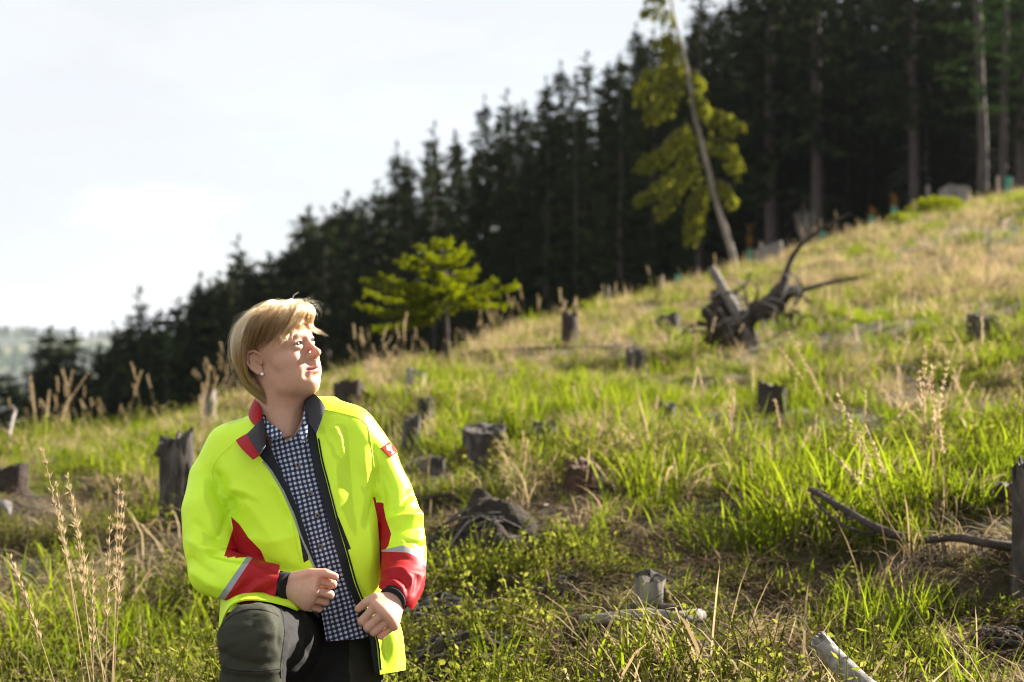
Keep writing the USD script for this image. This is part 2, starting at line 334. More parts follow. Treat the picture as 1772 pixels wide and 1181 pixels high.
def tree_at(kind, px, d, top, rng, label, group=None):
    name, args, crown_mat, bark_mat = KINDS[kind]
    top = top + np.interp(px, [380, 540, 700, 1000, 1150, 1300], [0, -22, -36, -28, -14, 0]); g = on_land(px, d); ztop = CAM_H + (CY - top) / FPX * d
    sc = max(ztop - g[2], 5.0) / args["H"]
    wide = (sc * rng.uniform(.85, 1.15) if sc < 1.3 else sc * .8) * (2.1 if px < 150 else 1.9 if px < 640 and kind != 4 else 1.15)
    rz = rng.uniform(0, 6.28)
    if kind not in first_of:
        proto = stage.CreateClassPrim(f"/World/Looks/tree_form_{kind}")
        UsdGeom.Xform.Define(stage, proto.GetPath()); proto.SetSpecifier(Sdf.SpecifierClass)
        tr, dead, cr = spruce(**args)
        usdkit.mesh(stage, f"{proto.GetPath()}/trunk", tr, M[bark_mat], smooth=True)
        usdkit.mesh(stage, f"{proto.GetPath()}/dead_branches", dead, M["bark"]).GetPrim().SetCustomDataByKey("kind", "stuff")
        usdkit.mesh(stage, f"{proto.GetPath()}/crown", cr, M[crown_mat]).GetPrim().SetCustomDataByKey("kind", "stuff")
        first_of[kind] = proto
    x = UsdGeom.Xform.Define(stage, numbered("/World/" + name))
    x.GetPrim().GetReferences().AddInternalReference(first_of[kind].GetPath())
    x.AddTransformOp().Set(mat4(g - [0, 0, .1], rz, (wide, wide, sc), rng.normal(0, .012)))
    x.GetPrim().SetInstanceable(True)
    TREES.append((x.GetPrim(), px, label, group))
TREES = []
rng = np.random.default_rng(11)
# the skyline trees, one for each tip the photograph shows
tips = [(62, 628, 0), (86, 570, 0), (119, 572, 0), (100, 600, 1), (140, 640, 0), (20, 655, 0), (-10, 640, 0), (196, 565, 4), (172, 600, 0), (247, 508, 4), (222, 560, 0), (275, 540, 0), (305, 522, 0), (345, 482, 1), (372, 495, 0), (395, 480, 0), (418, 424, 4), (440, 470, 1), (470, 452, 0), (531, 382, 0), (602, 368, 4), (640, 400, 0),
        (688, 290, 1), (722, 318, 0), (752, 258, 4), (790, 270, 1), (838, 204, 1), (876, 194, 4), (905, 215, 0), (938, 166, 1), (974, 140, 1), (1020, 124, 4), (1052, 130, 0), (1102, 62, 1), (1135, 66, 4),
        (1198, 62, 1), (1222, 40, 0), (1250, 4, 3), (1284, -14, 2), (1330, -40, 3), (1390, -60, 2), (1470, -90, 3)]
for n_, (px, top, kind) in enumerate(tips):
    tree_at(kind, px, np.interp(px, DIST_X, DIST_Y) * rng.uniform(1.0, 1.12), top, rng, "skyline", "spruces along the forest skyline")
# the big trunks that stand free before the dark wood
for px, d, kind, txt in [(1584, 47, 2, "tall spruce with a pale bare trunk behind the cut stump on the ridge"), (1733, 43, 5, "light green larch with pale bare trunk at the upper right of the forest"),
                    (1337, 52, 3, "spruce with thin bare trunk right of the leaning tree"), (1415, 50, 2, "spruce with thin dark trunk above the uprooted root's long arm"), (1212, 56, 3, "spruce with bare trunk just left of the leaning tree"),
                    (1700, 41, 5, "pale green larch hanging into the upper right corner"), (1765, 44, 3, "spruce with bare trunk at the right edge of the forest"), (948, 66, 2, "spruce with thin grey trunk above the dark forked stump"), (1000, 64, 3, "spruce with grey trunk between the young spruce and the leaning tree"), (1076, 60, 2, "spruce with grey trunk left of the lone thin stake")]:
    tree_at(kind, px, d, -60 - 260 * (px > 1300) if px > 1150 else np.interp(px, ENV_X, ENV_Y) + 30, rng, txt)
# the rows behind, and below the skyline
for row in range(6):
    px = -260 - row * 13
    while px < 2060:
        px += (rng.uniform(30, 62) + row * 2) * (.72 if px < 640 else 1)
        d = np.interp(px, DIST_X, DIST_Y) * (1.03 + .085 * row) + rng.uniform(-1.5, 1.5)
        top = np.interp(px, ENV_X, ENV_Y) + rng.uniform(22, 110 if px < 1250 else 60) * (.6 if px < 640 else 1) + (60 if row == 0 and px > 640 else 0)
        if px < 190 and not 40 < px < 150: continue
        u = rng.random()
        kind = (5 if (u < .10 or (180 < px < 420 and u < .3)) else 4 if u < .2 else [0, 1, 0, 3][int(u * 40) % 4]) if px < 1050 else (5 if u < .06 else [1, 3, 0, 1][int(u * 40) % 4] if row < 3 else [0, 1, 3][int(u * 30) % 3])
        label = {5: "larch", 4: "sparse"}.get(kind, "deep" if row > 1 else "front")
        tree_at(kind, px, d, top, rng, label, {5: "pale green larches of the forest", 4: "thin sparse spruces of the forest"}.get(kind, "dark spruces deep in the forest" if row > 1 else "dark spruces in the forest's front rows"))

# names that point to one tree: counted from the left within the stretch of forest that a landmark marks out
STRETCH = [(-900, "beyond the left picture edge"), (0, "over the valley"), (170, "left of the woman's head"), (400, "behind the woman's head"), (620, "behind the young green spruce"), (900, "between young spruce and leaning tree"), (1100, "behind the leaning tree"), (1290, "right of the leaning tree"), (1500, "above the upper right ridge"), (1780, "beyond the right picture edge")]
ORD = "first second third fourth fifth sixth seventh eighth ninth tenth eleventh twelfth thirteenth fourteenth fifteenth sixteenth seventeenth eighteenth nineteenth twentieth".split()
def nth(n):
    return ORD[n] if n < 20 else ("twenty-" + ORD[n - 20] if n < 29 else "last")
WORDS = {"skyline": "dark spruce tip on the skyline", "front": "dark front row spruce", "larch": "pale green larch", "sparse": "thin sparse spruce"}
seen = {}
for prim, px, label, group in sorted(TREES, key=lambda q: q[1]):
    if label in WORDS:
        where = [w for a, w in STRETCH if px >= a][-1]; k = seen[(label, where)] = seen.get((label, where), -1) + 1
        data(prim, f"{nth(k)} {WORDS[label]} from the left {where}", "tree", group)
    else:
        data(prim, "dark spruce deep in the forest behind the front rows" if label == "deep" else label, "tree", group)
# ------------------------------------------------------------------ meadow
def blades(mb, rng, n, L, spread, lean, width, segs=3, bend=.6, az=None):
    """n grass blades from one tuft."""
    a = rng.uniform(0, 2 * np.pi, n) if az is None else rng.normal(az, .5, n)
    base = np.stack([rng.normal(0, spread, n), rng.normal(0, spread, n), np.full(n, -.03)], 1)
    L = L * rng.uniform(.45, 1.15, n); le = np.abs(rng.normal(lean, .25, n))
    h = np.stack([np.cos(a), np.sin(a), np.zeros(n)], 1)
    side = np.stack([-np.sin(a), np.cos(a), np.zeros(n)], 1) + rng.normal(0, .3, (n, 3))
    pts, pos, th = [base], base.copy(), le * .35
    for s in range(segs):
        pos = pos + (h * np.sin(th)[:, None] + np.array([0, 0, 1.0]) * np.cos(th)[:, None]) * (L / segs)[:, None]
        pts.append(pos.copy()); th = th + bend * (.4 + le) * rng.uniform(.5, 1.5, n) / segs * 2
    w = width * rng.uniform(.6, 1.3, n)
    V = []
    for s in range(segs):
        ww = (w * (1 - .25 * s / segs) * (.75 if s == 0 else 1) * .5)[:, None] * side
        V += [pts[s] - ww, pts[s] + ww]
    V.append(pts[segs])
    V = np.stack(V, 1); k = V.shape[1]
    f = []
    for s in range(segs - 1): f += [[2 * s, 2 * s + 1, 2 * s + 3], [2 * s, 2 * s + 3, 2 * s + 2]]
    f.append([2 * segs - 2, 2 * segs - 1, 2 * segs])
    mb.add(V.reshape(-1, 3), (np.arange(n)[:, None, None] * k + np.array(f)[None]).reshape(-1, 3))

def herb(mb, rng, stems, H, leaf):
    for s in range(stems):
        a = rng.uniform(0, 2 * np.pi); b = np.array([rng.normal(0, .05), rng.normal(0, .05), -.02])
        h = H * rng.uniform(.5, 1.1); tipp = b + [np.cos(a) * h * .35, np.sin(a) * h * .35, h]
        mb.add(*tube([b, (b + tipp) / 2 + [0, 0, .02], tipp], [.0018, .0014, .0008], 3, cap=False))
        m = int(rng.integers(7, 12)); t = rng.uniform(.25, 1, m)[:, None]
        p = b + (tipp - b) * t
        d = rng.normal(0, 1, (m, 3)); d[:, 2] = np.abs(d[:, 2]) * .5 + .1; d /= np.linalg.norm(d, axis=1, keepdims=True)
        sd = np.cross(d, rng.normal(0, 1, (m, 3))); sd /= np.linalg.norm(sd, axis=1, keepdims=True)
        l = leaf * rng.uniform(.6, 1.3, (m, 1))
        v = np.stack([p, p + d * l * .5 + sd * l * .27, p + d * l, p + d * l * .5 - sd * l * .27], 1).reshape(-1, 3)
        f = np.arange(m)[:, None] * 4
        mb.add(v, np.vstack([f + [0, 1, 2], f + [0, 2, 3]]))

def tall_stem(mb, rng, h, lean=.2, az=0, head=.18, bendy=.25, sway=0):
    """A dead reed-grass stem with its feathery seed head."""
    t = np.linspace(0, 1, 9)
    x = lean * h * t + bendy * h * t ** 3
    p = np.stack([np.cos(az) * x + sway * h * .04 * np.sin(t * 5), np.sin(az) * x + sway * h * .04 * np.cos(t * 4), h * t * (1 - .25 * bendy * t * t) - .04], 1)
    mb.add(*tube(p, np.linspace(.0016, .0007, 9), 4, cap=False))
    hp = spline(p, 60); hp = hp[hp[:, 2] > (h * .97 - .04) * (1 - head)] if bendy < .5 else hp[int(60 * (1 - head)):]
    m = len(hp)
    for k in range(9):
        base = hp[rng.integers(0, m, 22)]; ax = hp[-1] - hp[0]; ax /= np.linalg.norm(ax)
        d = ax * rng.uniform(.7, 1.3, (22, 1)) + rng.normal(0, .42, (22, 3)); d /= np.linalg.norm(d, axis=1, keepdims=True)
        sd = np.cross(d, rng.normal(0, 1, (22, 3))); sd /= np.linalg.norm(sd, axis=1, keepdims=True)
        l = h * head * .16 * rng.uniform(.5, 1.2, (22, 1)); w = .0013
        v = np.stack([base, base + d * l * .5 + sd * w, base + d * l, base + d * l * .5 - sd * w], 1).reshape(-1, 3)
        f = np.arange(22)[:, None] * 4
        mb.add(v, np.vstack([f + [0, 1, 2], f + [0, 2, 3]]))
    for k in range(2):
        b = p[rng.integers(1, 4)]; a = rng.uniform(0, 6.28); l = h * rng.uniform(.15, .3)
        q = np.array([b, b + [np.cos(a) * l * .4, np.sin(a) * l * .4, l * .6], b + [np.cos(a) * l, np.sin(a) * l, l * .45]]); w = np.array([-np.sin(a), np.cos(a), 0]) * .0025
        mb.add(np.stack([q[0] - w, q[0] + w, q[1] - w, q[1] + w, q[2]]), [[0, 1, 3], [0, 3, 2], [2, 3, 4]])

rng = np.random.default_rng(5)
def protos(n, fn):
    out = []
    for k in range(n):
        mb = MB(); fn(mb, k); out.append(mb.mesh())
    return out
GREEN = protos(5, lambda mb, k: blades(mb, rng, 50, [.12, .15, .19, .14, .10][k], .05, .5, .0048, 3, .6))
GREENL = protos(3, lambda mb, k: blades(mb, rng, 38, [.22, .27, .20][k], .05, .35, .0054, 4, .5))
DRY = protos(5, lambda mb, k: blades(mb, rng, 44, [.17, .22, .15, .20, .24][k], .05, [.8, 1.0, .7, 1.2, .5][k], .0030, 4, .8, az=None if k < 3 else 0.5))
HERB = protos(5, lambda mb, k: herb(mb, rng, 9, [.11, .14, .18, .13, .21][k], [.014, .016, .013, .018, .015][k]))
TALL = protos(6, lambda mb, k: tall_stem(mb, rng, [.75, .9, .6, .8, 1.0, .7][k], rng.uniform(0, .3), rng.uniform(0, 6), .22, rng.uniform(0, .4)))

def litter(mb, k):
    n = 36; a = rng.uniform(0, 6.28, n); c = np.stack([rng.normal(0, .09, n), rng.normal(0, .09, n), rng.uniform(.004, .035, n)], 1); L = rng.uniform(.03, .13, n)[:, None]; w = rng.uniform(.001, .003, n)[:, None]
    d = np.stack([np.cos(a), np.sin(a), rng.normal(0, .22, n)], 1); sd = np.stack([-np.sin(a), np.cos(a), rng.normal(0, .3, n)], 1); up = np.array([0, 0, 1.0]) * L * rng.uniform(-.02, .12, (n, 1))
    v = np.stack([c - d * L / 2 - sd * w, c - d * L / 2 + sd * w, c + up - sd * w, c + up + sd * w, c + d * L / 2], 1).reshape(-1, 3); f = np.arange(n)[:, None] * 5
    mb.add(v, np.vstack([f + [0, 1, 3], f + [0, 3, 2], f + [2, 3, 4]]))
LITTER = protos(4, litter)
def blob(x, y, *spots):
    """Sum of soft patches placed on the hillside: (px, py, width in px, height in px, weight) of the photograph's view of them."""
    out = np.zeros_like(x)
    for px, py, wpx, hpx, k in spots:
        c = hit(px, py); e = hit(px, py - hpx) if py - hpx > 0 else c
        sx = wpx / FPX * c[1]; sy = max(abs(e[1] - c[1]), sx * .5)
        out += k * np.exp(-((x - c[0]) / sx) ** 2 - ((y - c[1]) / sy) ** 2)
    return out

CLEAR, BARE, MOUNDS, STUMPS = [], [], [], []      # (x, y, radius): places without growth, filled in before the scatter
def meadow():
    rng = np.random.default_rng(8)
    X, Y, Rn = [], [], []
    for y0, y1, dens in [(1.6, 3, 110), (3, 5, 180), (5, 8, 130), (8, 13, 80), (13, 22, 40), (22, 45, 17)]:
        half = .58 * y1 + .4; n = int((y1 - y0) * 2 * half * dens)
        x, y = rng.uniform(-half, half, n), rng.uniform(y0, y1, n)
        k = np.abs(x) < .54 * y + .4
        X.append(x[k]); Y.append(y[k])
    x, y = np.concatenate(X), np.concatenate(Y)
    t = x / y; k = y < np.interp(t, T_, D_) * 1.06 + .5
    x, y = x[k], y[k]
    low = np.ones(len(x)); gone = np.zeros(len(x), bool); edge = rng.uniform(.6, 1.1, len(x)); luck = rng.random(len(x))
    for cx, cy, r in CLEAR: low[(x - cx) ** 2 + (y - cy) ** 2 < (r * edge) ** 2] = .38
    for cx, cy, r in BARE: gone |= (x - cx) ** 2 + (y - cy) ** 2 < (r * edge) ** 2
    for cx, cy, r in MOUNDS: gone |= ((x - cx) ** 2 + (y - cy) ** 2 < (r * edge) ** 2) & (luck < .95)
    for cx, cy, r in STUMPS:
        k = (x - cx) ** 2 + (y - cy) ** 2 < (r * edge) ** 2; gone |= k & (luck < .35); low[k] = .34
    k = ~gone & ((low > .5) | (luck < .7)); x, y, low = x[k], y[k], low[k]
    lx, ly = x.copy(), y.copy()
    p3 = np.stack([x, y, 0 * x], -1); gapn = meshkit.fbm(p3 * 1.35, 3, 61)
    k = gapn + rng.uniform(-.06, .06, len(x)) > .29                                    # bare dark hollows between the tussocks
    x, y, low = x[k], y[k], low[k]; n = len(x); p3 = np.stack([x, y, 0 * x], -1)
    n1, n2, n3 = meshkit.fbm(p3 * .9, 3, 31), meshkit.fbm(p3 * 1.1, 3, 41), meshkit.fbm(p3 * 1.0, 3, 51)
    g = 1.0 * np.exp(9 * (n1 - .5)) + blob(x, y, (1400, 950, 280, 90, 4.2), (1200, 1000, 200, 60, 2.0), (1100, 1140, 200, 40, 2.0), (450, 1140, 300, 40, 1.5), (1600, 1060, 200, 60, 2.5), (1050, 730, 330, 60, 2.6), (1450, 780, 300, 60, 2.0), (60, 830, 200, 60, 1.5), (250, 1130, 220, 60, 2.5), (1600, 560, 300, 60, 3.0), (1250, 560, 300, 60, 2.2), (950, 660, 250, 30, 2.0), (800, 700, 200, 40, 1.4), (900, 1150, 160, 40, 1.2), (250, 790, 160, 30, 1.5), (1230, 700, 150, 40, 2))
    dr = .95 * np.exp(10 * (n2 - .5)) + blob(x, y, (1600, 470, 330, 45, 3.6), (1450, 420, 230, 25, 3), (850, 620, 220, 18, 3.2), (1250, 480, 200, 25, 1.0), (950, 760, 250, 25, 1.5), (1600, 880, 120, 40, 1.5), (1650, 1160, 120, 25, 2), (1300, 1170, 150, 15, 1.2), (120, 1080, 150, 30, 2), (650, 690, 120, 20, 2.5), (1080, 960, 70, 25, 3), (130, 885, 110, 18, 5), (1180, 850, 80, 25, 1.5), (380, 735, 120, 14, 2.5), (1150, 580, 180, 30, 2.2), (1650, 620, 200, 25, 1.2), (830, 830, 70, 18, 2.5), (1150, 1110, 120, 20, 1.2))
    he = .85 * np.exp(9 * (n3 - .5)) + blob(x, y, (950, 980, 230, 90, 4), (1130, 880, 230, 60, 3.2), (1690, 720, 160, 50, 3.0), (60, 960, 220, 60, 3), (300, 1000, 200, 40, 2.5), (1250, 1130, 250, 40, 1.5), (850, 1110, 120, 40, 1.5), (1000, 800, 200, 30, 1.0), (750, 920, 80, 60, 2), (1720, 1120, 100, 40, 1.5))
    tot = g + dr + he; u = rng.uniform(0, 1, n) * tot
    kind = np.where(u < g, 0, np.where(u < g + dr, 1, 2))
    z = land(x, y)
    yaw = rng.uniform(0, 2 * np.pi, n)
    tilt = Rotation.from_euler("zyx", np.stack([yaw, rng.normal(0, .12, n), rng.normal(0, .12, n)], 1))
    q = tilt.as_quat()
    sc = rng.uniform(.7, 1.25, n) * (1 + .25 * ss(y, 8, 25)) * (.62 + .85 * ss(meshkit.fbm(p3 * 1.6, 2, 71), .3, .7)) * low
    lush = blob(x, y, (1450, 960, 300, 100, 1.0), (1650, 1060, 200, 60, 1), (1100, 730, 350, 50, .5), (250, 1150, 250, 50, .7))
    long_ = rng.random(n) < np.clip(lush * .6, 0, .55)
    idx = np.where(long_, 5 + rng.integers(0, 3, n), rng.integers(0, 5, n))
    k = kind == 0
    scatter("green_grass", [(m, M["green"]) for m in GREEN + GREENL], np.stack([x, y, z], 1)[k], q[k], sc[k], idx[k], "fresh green grass tufts over the hillside", "grass")
    k = kind == 1
    scatter("dry_grass", [(m, M["dry"]) for m in DRY], np.stack([x, y, z], 1)[k], q[k], sc[k] * 1.05, rng.integers(0, 5, k.sum()), "straw coloured dead grass over the hillside", "grass")
    k = kind == 2
    scatter("ground_herbs", [(m, M["herb"]) for m in HERB], np.stack([x, y, z], 1)[k], q[k], sc[k], rng.integers(0, 5, k.sum()), "low leafy herbs and seedlings between the grass", "herbs")
    m = min(len(lx), 4500); pick = np.random.default_rng(3).permutation(len(lx)); pick = pick[np.argsort(ly[pick] + 6 * np.random.default_rng(4).random(len(lx)), kind="stable")][:m]
    lx, ly = lx[pick] + rng.normal(0, .05, m), ly[pick] + rng.normal(0, .05, m)
    q3 = Rotation.from_euler("z", rng.uniform(0, 6.28, m)).as_quat()
    scatter("ground_litter", [(mm, M["litter"]) for mm in LITTER], np.stack([lx, ly, land(lx, ly)], 1), q3, rng.uniform(.7, 1.4, m), rng.integers(0, 4, m), "dead grass, twigs and leaf litter on the ground", "litter")
    # tall dead stems
    xs, ys = [], []
    for px, py, wx, wy, m in [(1610, 470, 180, 50, 300), (1460, 430, 90, 25, 45), (1690, 400, 90, 25, 45), (870, 600, 130, 18, 34), (690, 650, 60, 12, 14), (1600, 800, 150, 60, 30), (1250, 800, 200, 60, 25), (1300, 900, 200, 60, 12), (130, 750, 130, 16, 45), (390, 700, 40, 14, 26), (1050, 580, 140, 25, 50), (1330, 560, 200, 50, 50), (1650, 560, 120, 40, 60), (640, 665, 40, 12, 14), (1480, 640, 200, 50, 30), (1100, 640, 200, 30, 40)]:
        for k in range(m):
            c = hit(px + rng.normal(0, wx * .5), py + rng.normal(0, wy * .5))
            xs.append(c[0]); ys.append(c[1])
    xs, ys = np.array(xs), np.array(ys); m = len(xs)
    q = Rotation.from_euler("zyx", np.stack([rng.uniform(0, 6.28, m), rng.normal(0, .1, m), rng.normal(0, .1, m)], 1)).as_quat()
    scatter("tall_dry_grass", [(mm, M["plume"]) for mm in TALL], np.stack([xs, ys, land(xs, ys)], 1), q, rng.uniform(.40, .95, m) * (.75 + .12 * ss(ys, 8, 25)), rng.integers(0, 6, m), "tall dead grass stems with pale seed heads", "grass")
# ------------------------------------------------------------------ sculpting kit: distance fields on a grid, meshed by surface nets
class Field:
    def __init__(s, lo, hi, h):
        s.lo, s.h = np.asarray(lo, float), float(h)
        s.n = np.ceil((np.asarray(hi, float) - s.lo) / h).astype(int) + 1
        s.d = np.full(s.n, 1.0)
        s.ax = [s.lo[k] + h * np.arange(s.n[k]) for k in range(3)]
    def box(s, lo, hi):
        a = np.clip(np.floor((np.asarray(lo) - s.lo) / s.h).astype(int), 0, s.n); b = np.clip(np.ceil((np.asarray(hi) - s.lo) / s.h).astype(int) + 1, 0, s.n)
        sl = tuple(slice(a[k], max(a[k], b[k])) for k in range(3))
        return sl, np.stack(np.meshgrid(*[s.ax[k][sl[k]] for k in range(3)], indexing="ij"), -1)
    def put(s, fn, lo, hi, k=0.0, cut=False, pad=0.07):
        sl, Q = s.box(np.asarray(lo) - pad - k, np.asarray(hi) + pad + k)
        if Q.size == 0: return s
        d, a = fn(Q), s.d[sl]
        if cut: d = -d
        h = np.maximum(k - np.abs(a - d), 0) / k if k > 0 else 0 * d
        s.d[sl] = np.maximum(a, d) + h * h * k / 4 if cut else np.minimum(a, d) - h * h * k / 4
        return s
    def ball(s, c, r, k=0.0, cut=False):
        c = np.asarray(c, float); r3 = np.broadcast_to(np.asarray(r, float), (3,))
        if np.ptp(r3) == 0: return s.put(lambda q: np.linalg.norm(q - c, axis=-1) - r3[0], c - r3, c + r3, k, cut)
        def f(q):
            u = (q - c) / r3; l = np.linalg.norm(u, axis=-1); g = np.linalg.norm(u / r3, axis=-1)
            return l * (l - 1) / np.maximum(g, 1e-9)
        return s.put(f, c - r3, c + r3, k, cut)
    def bone(s, a, b, ra, rb, k=0.0, cut=False, flat=None):
        return s.chain([a, b], [ra, rb], k, cut, flat)
    def chain(s, pts, radii, k=0.0, cut=False, flat=None):
        """Round cones along a polyline, joined as one. flat: (direction, factor): thinner along that direction."""
        p, r = np.asarray(pts, float), np.asarray(radii, float)
        def f(q):
            best = None
            for a, b, ra, rb in zip(p[:-1], p[1:], r[:-1], r[1:]):
                ab = b - a; t = np.clip(((q - a) @ ab) / (ab @ ab + 1e-12), 0, 1); o = q - a - t[..., None] * ab
                if flat is not None:
                    u = np.asarray(flat[0], float); u = u / np.linalg.norm(u); o = o + (o @ u)[..., None] * u * (1 / flat[1] - 1)
                d = np.linalg.norm(o, axis=-1) - (ra + t * (rb - ra))
                best = d if best is None else np.minimum(best, d)
            return best
        return s.put(f, p.min(0) - r.max(), p.max(0) + r.max(), k, cut)
    def at(s, p):
        from scipy.ndimage import map_coordinates
        return map_coordinates(s.d, ((np.asarray(p) - s.lo) / s.h).reshape(-1, 3).T, order=1, mode="nearest").reshape(np.shape(p)[:-1])
    def mesh(s, relax=2):
        d = s.d.copy(); n = s.n
        for k in range(3):
            for e in (0, -1): d[tuple(e if m == k else slice(None) for m in range(3))] = np.maximum(d[tuple(e if m == k else slice(None) for m in range(3))], s.h * .5)
        ins = d < 0
        corner = sum(ins[i:n[0] - 1 + i, j:n[1] - 1 + j, k:n[2] - 1 + k].astype(np.int8) for i in (0, 1) for j in (0, 1) for k in (0, 1))
        cells = np.argwhere((corner > 0) & (corner < 8)); idx = np.full(n - 1, -1); idx[tuple(cells.T)] = np.arange(len(cells))
        acc, cnt = np.zeros((len(cells), 3)), np.zeros(len(cells)); E = [np.array(e) for e in ((0, 0, 0), (0, 0, 1), (0, 1, 0), (0, 1, 1), (1, 0, 0), (1, 0, 1), (1, 1, 0), (1, 1, 1))]
        val = [d[tuple((cells + e).T)] for e in E]
        for a in range(8):
            for b in range(a + 1, 8):
                if np.abs(E[a] - E[b]).sum() != 1: continue
                x = (val[a] < 0) != (val[b] < 0); t = np.where(x, val[a] / np.where(x, val[a] - val[b], 1), 0)
                acc += np.where(x, 1, 0)[:, None] * (E[a] + t[:, None] * (E[b] - E[a])); cnt += x
        v = s.lo + s.h * (cells + acc / cnt[:, None]); F = []
        for ax in range(3):
            o = [k for k in range(3) if k != ax]
            sl0 = [slice(1, n[k] - 1) for k in range(3)]; sl0[ax] = slice(0, n[ax] - 1); sl1 = list(sl0); sl1[ax] = slice(1, n[ax])
            e0, e1 = ins[tuple(sl0)], ins[tuple(sl1)]
            c = np.argwhere(e0 != e1); base = c.copy(); base[:, o[0]] += 1; base[:, o[1]] += 1
            inside = e0[tuple(c.T)]
            def cell(da, db):
                q = base.copy(); q[:, o[0]] -= da; q[:, o[1]] -= db; return idx[tuple(q.T)]
            q = np.stack([cell(1, 1), cell(0, 1), cell(0, 0), cell(1, 0)], 1)
            flip = inside if ax != 1 else ~inside
            F.append(np.where(flip[:, None], q, q[:, ::-1]))
        F = np.vstack(F); f = np.vstack([F[:, [0, 1, 2]], F[:, [0, 2, 3]]])
        v = relaxed(v, f, relax)
        return v, f

def relaxed(v, f, times, w=.5):
    if not times: return v
    import scipy.sparse as sp
    e = np.vstack([f[:, [0, 1]], f[:, [1, 2]], f[:, [2, 0]]]); e = np.vstack([e, e[:, ::-1]])
    A = sp.csr_matrix((np.ones(len(e)), (e[:, 0], e[:, 1])), (len(v), len(v))); A.data[:] = 1
    deg = np.asarray(A.sum(1)).ravel(); deg[deg == 0] = 1
    for _ in range(times):
        for u in (w, -w * 1.03): v = v + u * ((A @ v) / deg[:, None] - v)
    return v

def normals(v, f):
    n = np.zeros_like(v); c = np.cross(v[f[:, 1]] - v[f[:, 0]], v[f[:, 2]] - v[f[:, 0]])
    for k in range(3): np.add.at(n, f[:, k], c)
    return n / (np.linalg.norm(n, axis=1, keepdims=True) + 1e-20)

def clip(v, f, s, extra=()):
    """The parts of a mesh where s >= 0 and where s < 0, cut exactly along s = 0. Returns ((v, f, [extra...]), (v, f, [extra...]))."""
    s = np.where(np.abs(s) < 1e-9, 1e-9, s); pos = s > 0; arr = [v] + [np.asarray(x) for x in extra]
    npos = pos[f].sum(1); keepP, keepN = f[npos == 3], f[npos == 0]
    mix = f[(npos == 1) | (npos == 2)]; cache = {}; new = [[] for _ in arr]; base = len(v)
    def cut(a, b):
        key = (a, b) if a < b else (b, a)
        if key not in cache:
            t = s[a] / (s[a] - s[b]); cache[key] = base + len(cache)
            for x, o in zip(arr, new): o.append(x[a] + t * (x[b] - x[a]))
        return cache[key]
    P_, N_ = [], []
    for tri in mix:
        t = list(tri); p = [pos[i] for i in t]; one = p.count(True) == 1
        k = [i for i in range(3) if p[i] == one][0]
        a, b, c = t[k], t[(k + 1) % 3], t[(k + 2) % 3]; ab, ca = cut(a, b), cut(c, a)
        lone, pair = (P_, N_) if one else (N_, P_)
        lone.append((a, ab, ca)); pair += [(ab, b, c), (ab, c, ca)]
    if cache: arr = [np.concatenate([x, np.array(o)]) for x, o in zip(arr, new)]
    out = []
    for keep, ad in ((keepP, P_), (keepN, N_)):
        F = np.vstack([keep, np.array(ad, int).reshape(-1, 3)])
        u, inv = np.unique(F, return_inverse=True)
        out.append((arr[0][u], inv.reshape(-1, 3), [x[u] for x in arr[1:]]))
    return out

def solid(v, f, t, n=None):
    """Gives an open sheet a thickness t inwards, its rim closed."""
    n = normals(v, f) if n is None else n
    e = np.vstack([f[:, [0, 1]], f[:, [1, 2]], f[:, [2, 0]]]); es = np.sort(e, 1)
    u, inv, cnt = np.unique(es, axis=0, return_inverse=True, return_counts=True)
    rim = e[cnt[inv.ravel()] == 1]; m = len(v)
    F = np.vstack([f, f[:, ::-1] + m, np.stack([rim[:, 1], rim[:, 0], rim[:, 0] + m], 1), np.stack([rim[:, 1], rim[:, 0] + m, rim[:, 1] + m], 1)])
    return np.vstack([v, v - n * t]), F

def sheet(rows, nu=24, nv=24):
    """A smooth patch through a grid of points (rows of equal length)."""
    g = np.asarray(rows, float); a = np.stack([spline(r, nu) for r in g])
    b = np.stack([spline(a[:, k], nv) for k in range(nu)], 1)
    i, j = np.meshgrid(np.arange(nv - 1), np.arange(nu - 1), indexing="ij")
    q = np.stack([i * nu + j, i * nu + j + 1, (i + 1) * nu + j + 1, (i + 1) * nu + j], -1).reshape(-1, 4)
    return b.reshape(-1, 3), np.vstack([q[:, [0, 1, 2]], q[:, [0, 2, 3]]])
# ------------------------------------------------------------------ the woman: head (local axes: x forward, y to her left, z up; origin between the ears)
HEAD_YAW, HEAD_PITCH, HEAD_ROLL = math.radians(-25), math.radians(14), math.radians(9)
HEAD_R = (Rotation.from_euler("z", HEAD_YAW) * Rotation.from_euler("y", -HEAD_PITCH) * Rotation.from_euler("x", HEAD_ROLL)).as_matrix()
HEAD_O = P(554, 610, 3.45) - HEAD_R @ np.array([.1150, 0, -.0080])
def H(p): return np.asarray(p, float) @ HEAD_R.T + HEAD_O
def to_head(p): return (np.asarray(p, float) - HEAD_O) @ HEAD_R
def EYE(s): return np.array([.0715, s * .0315, .0250])

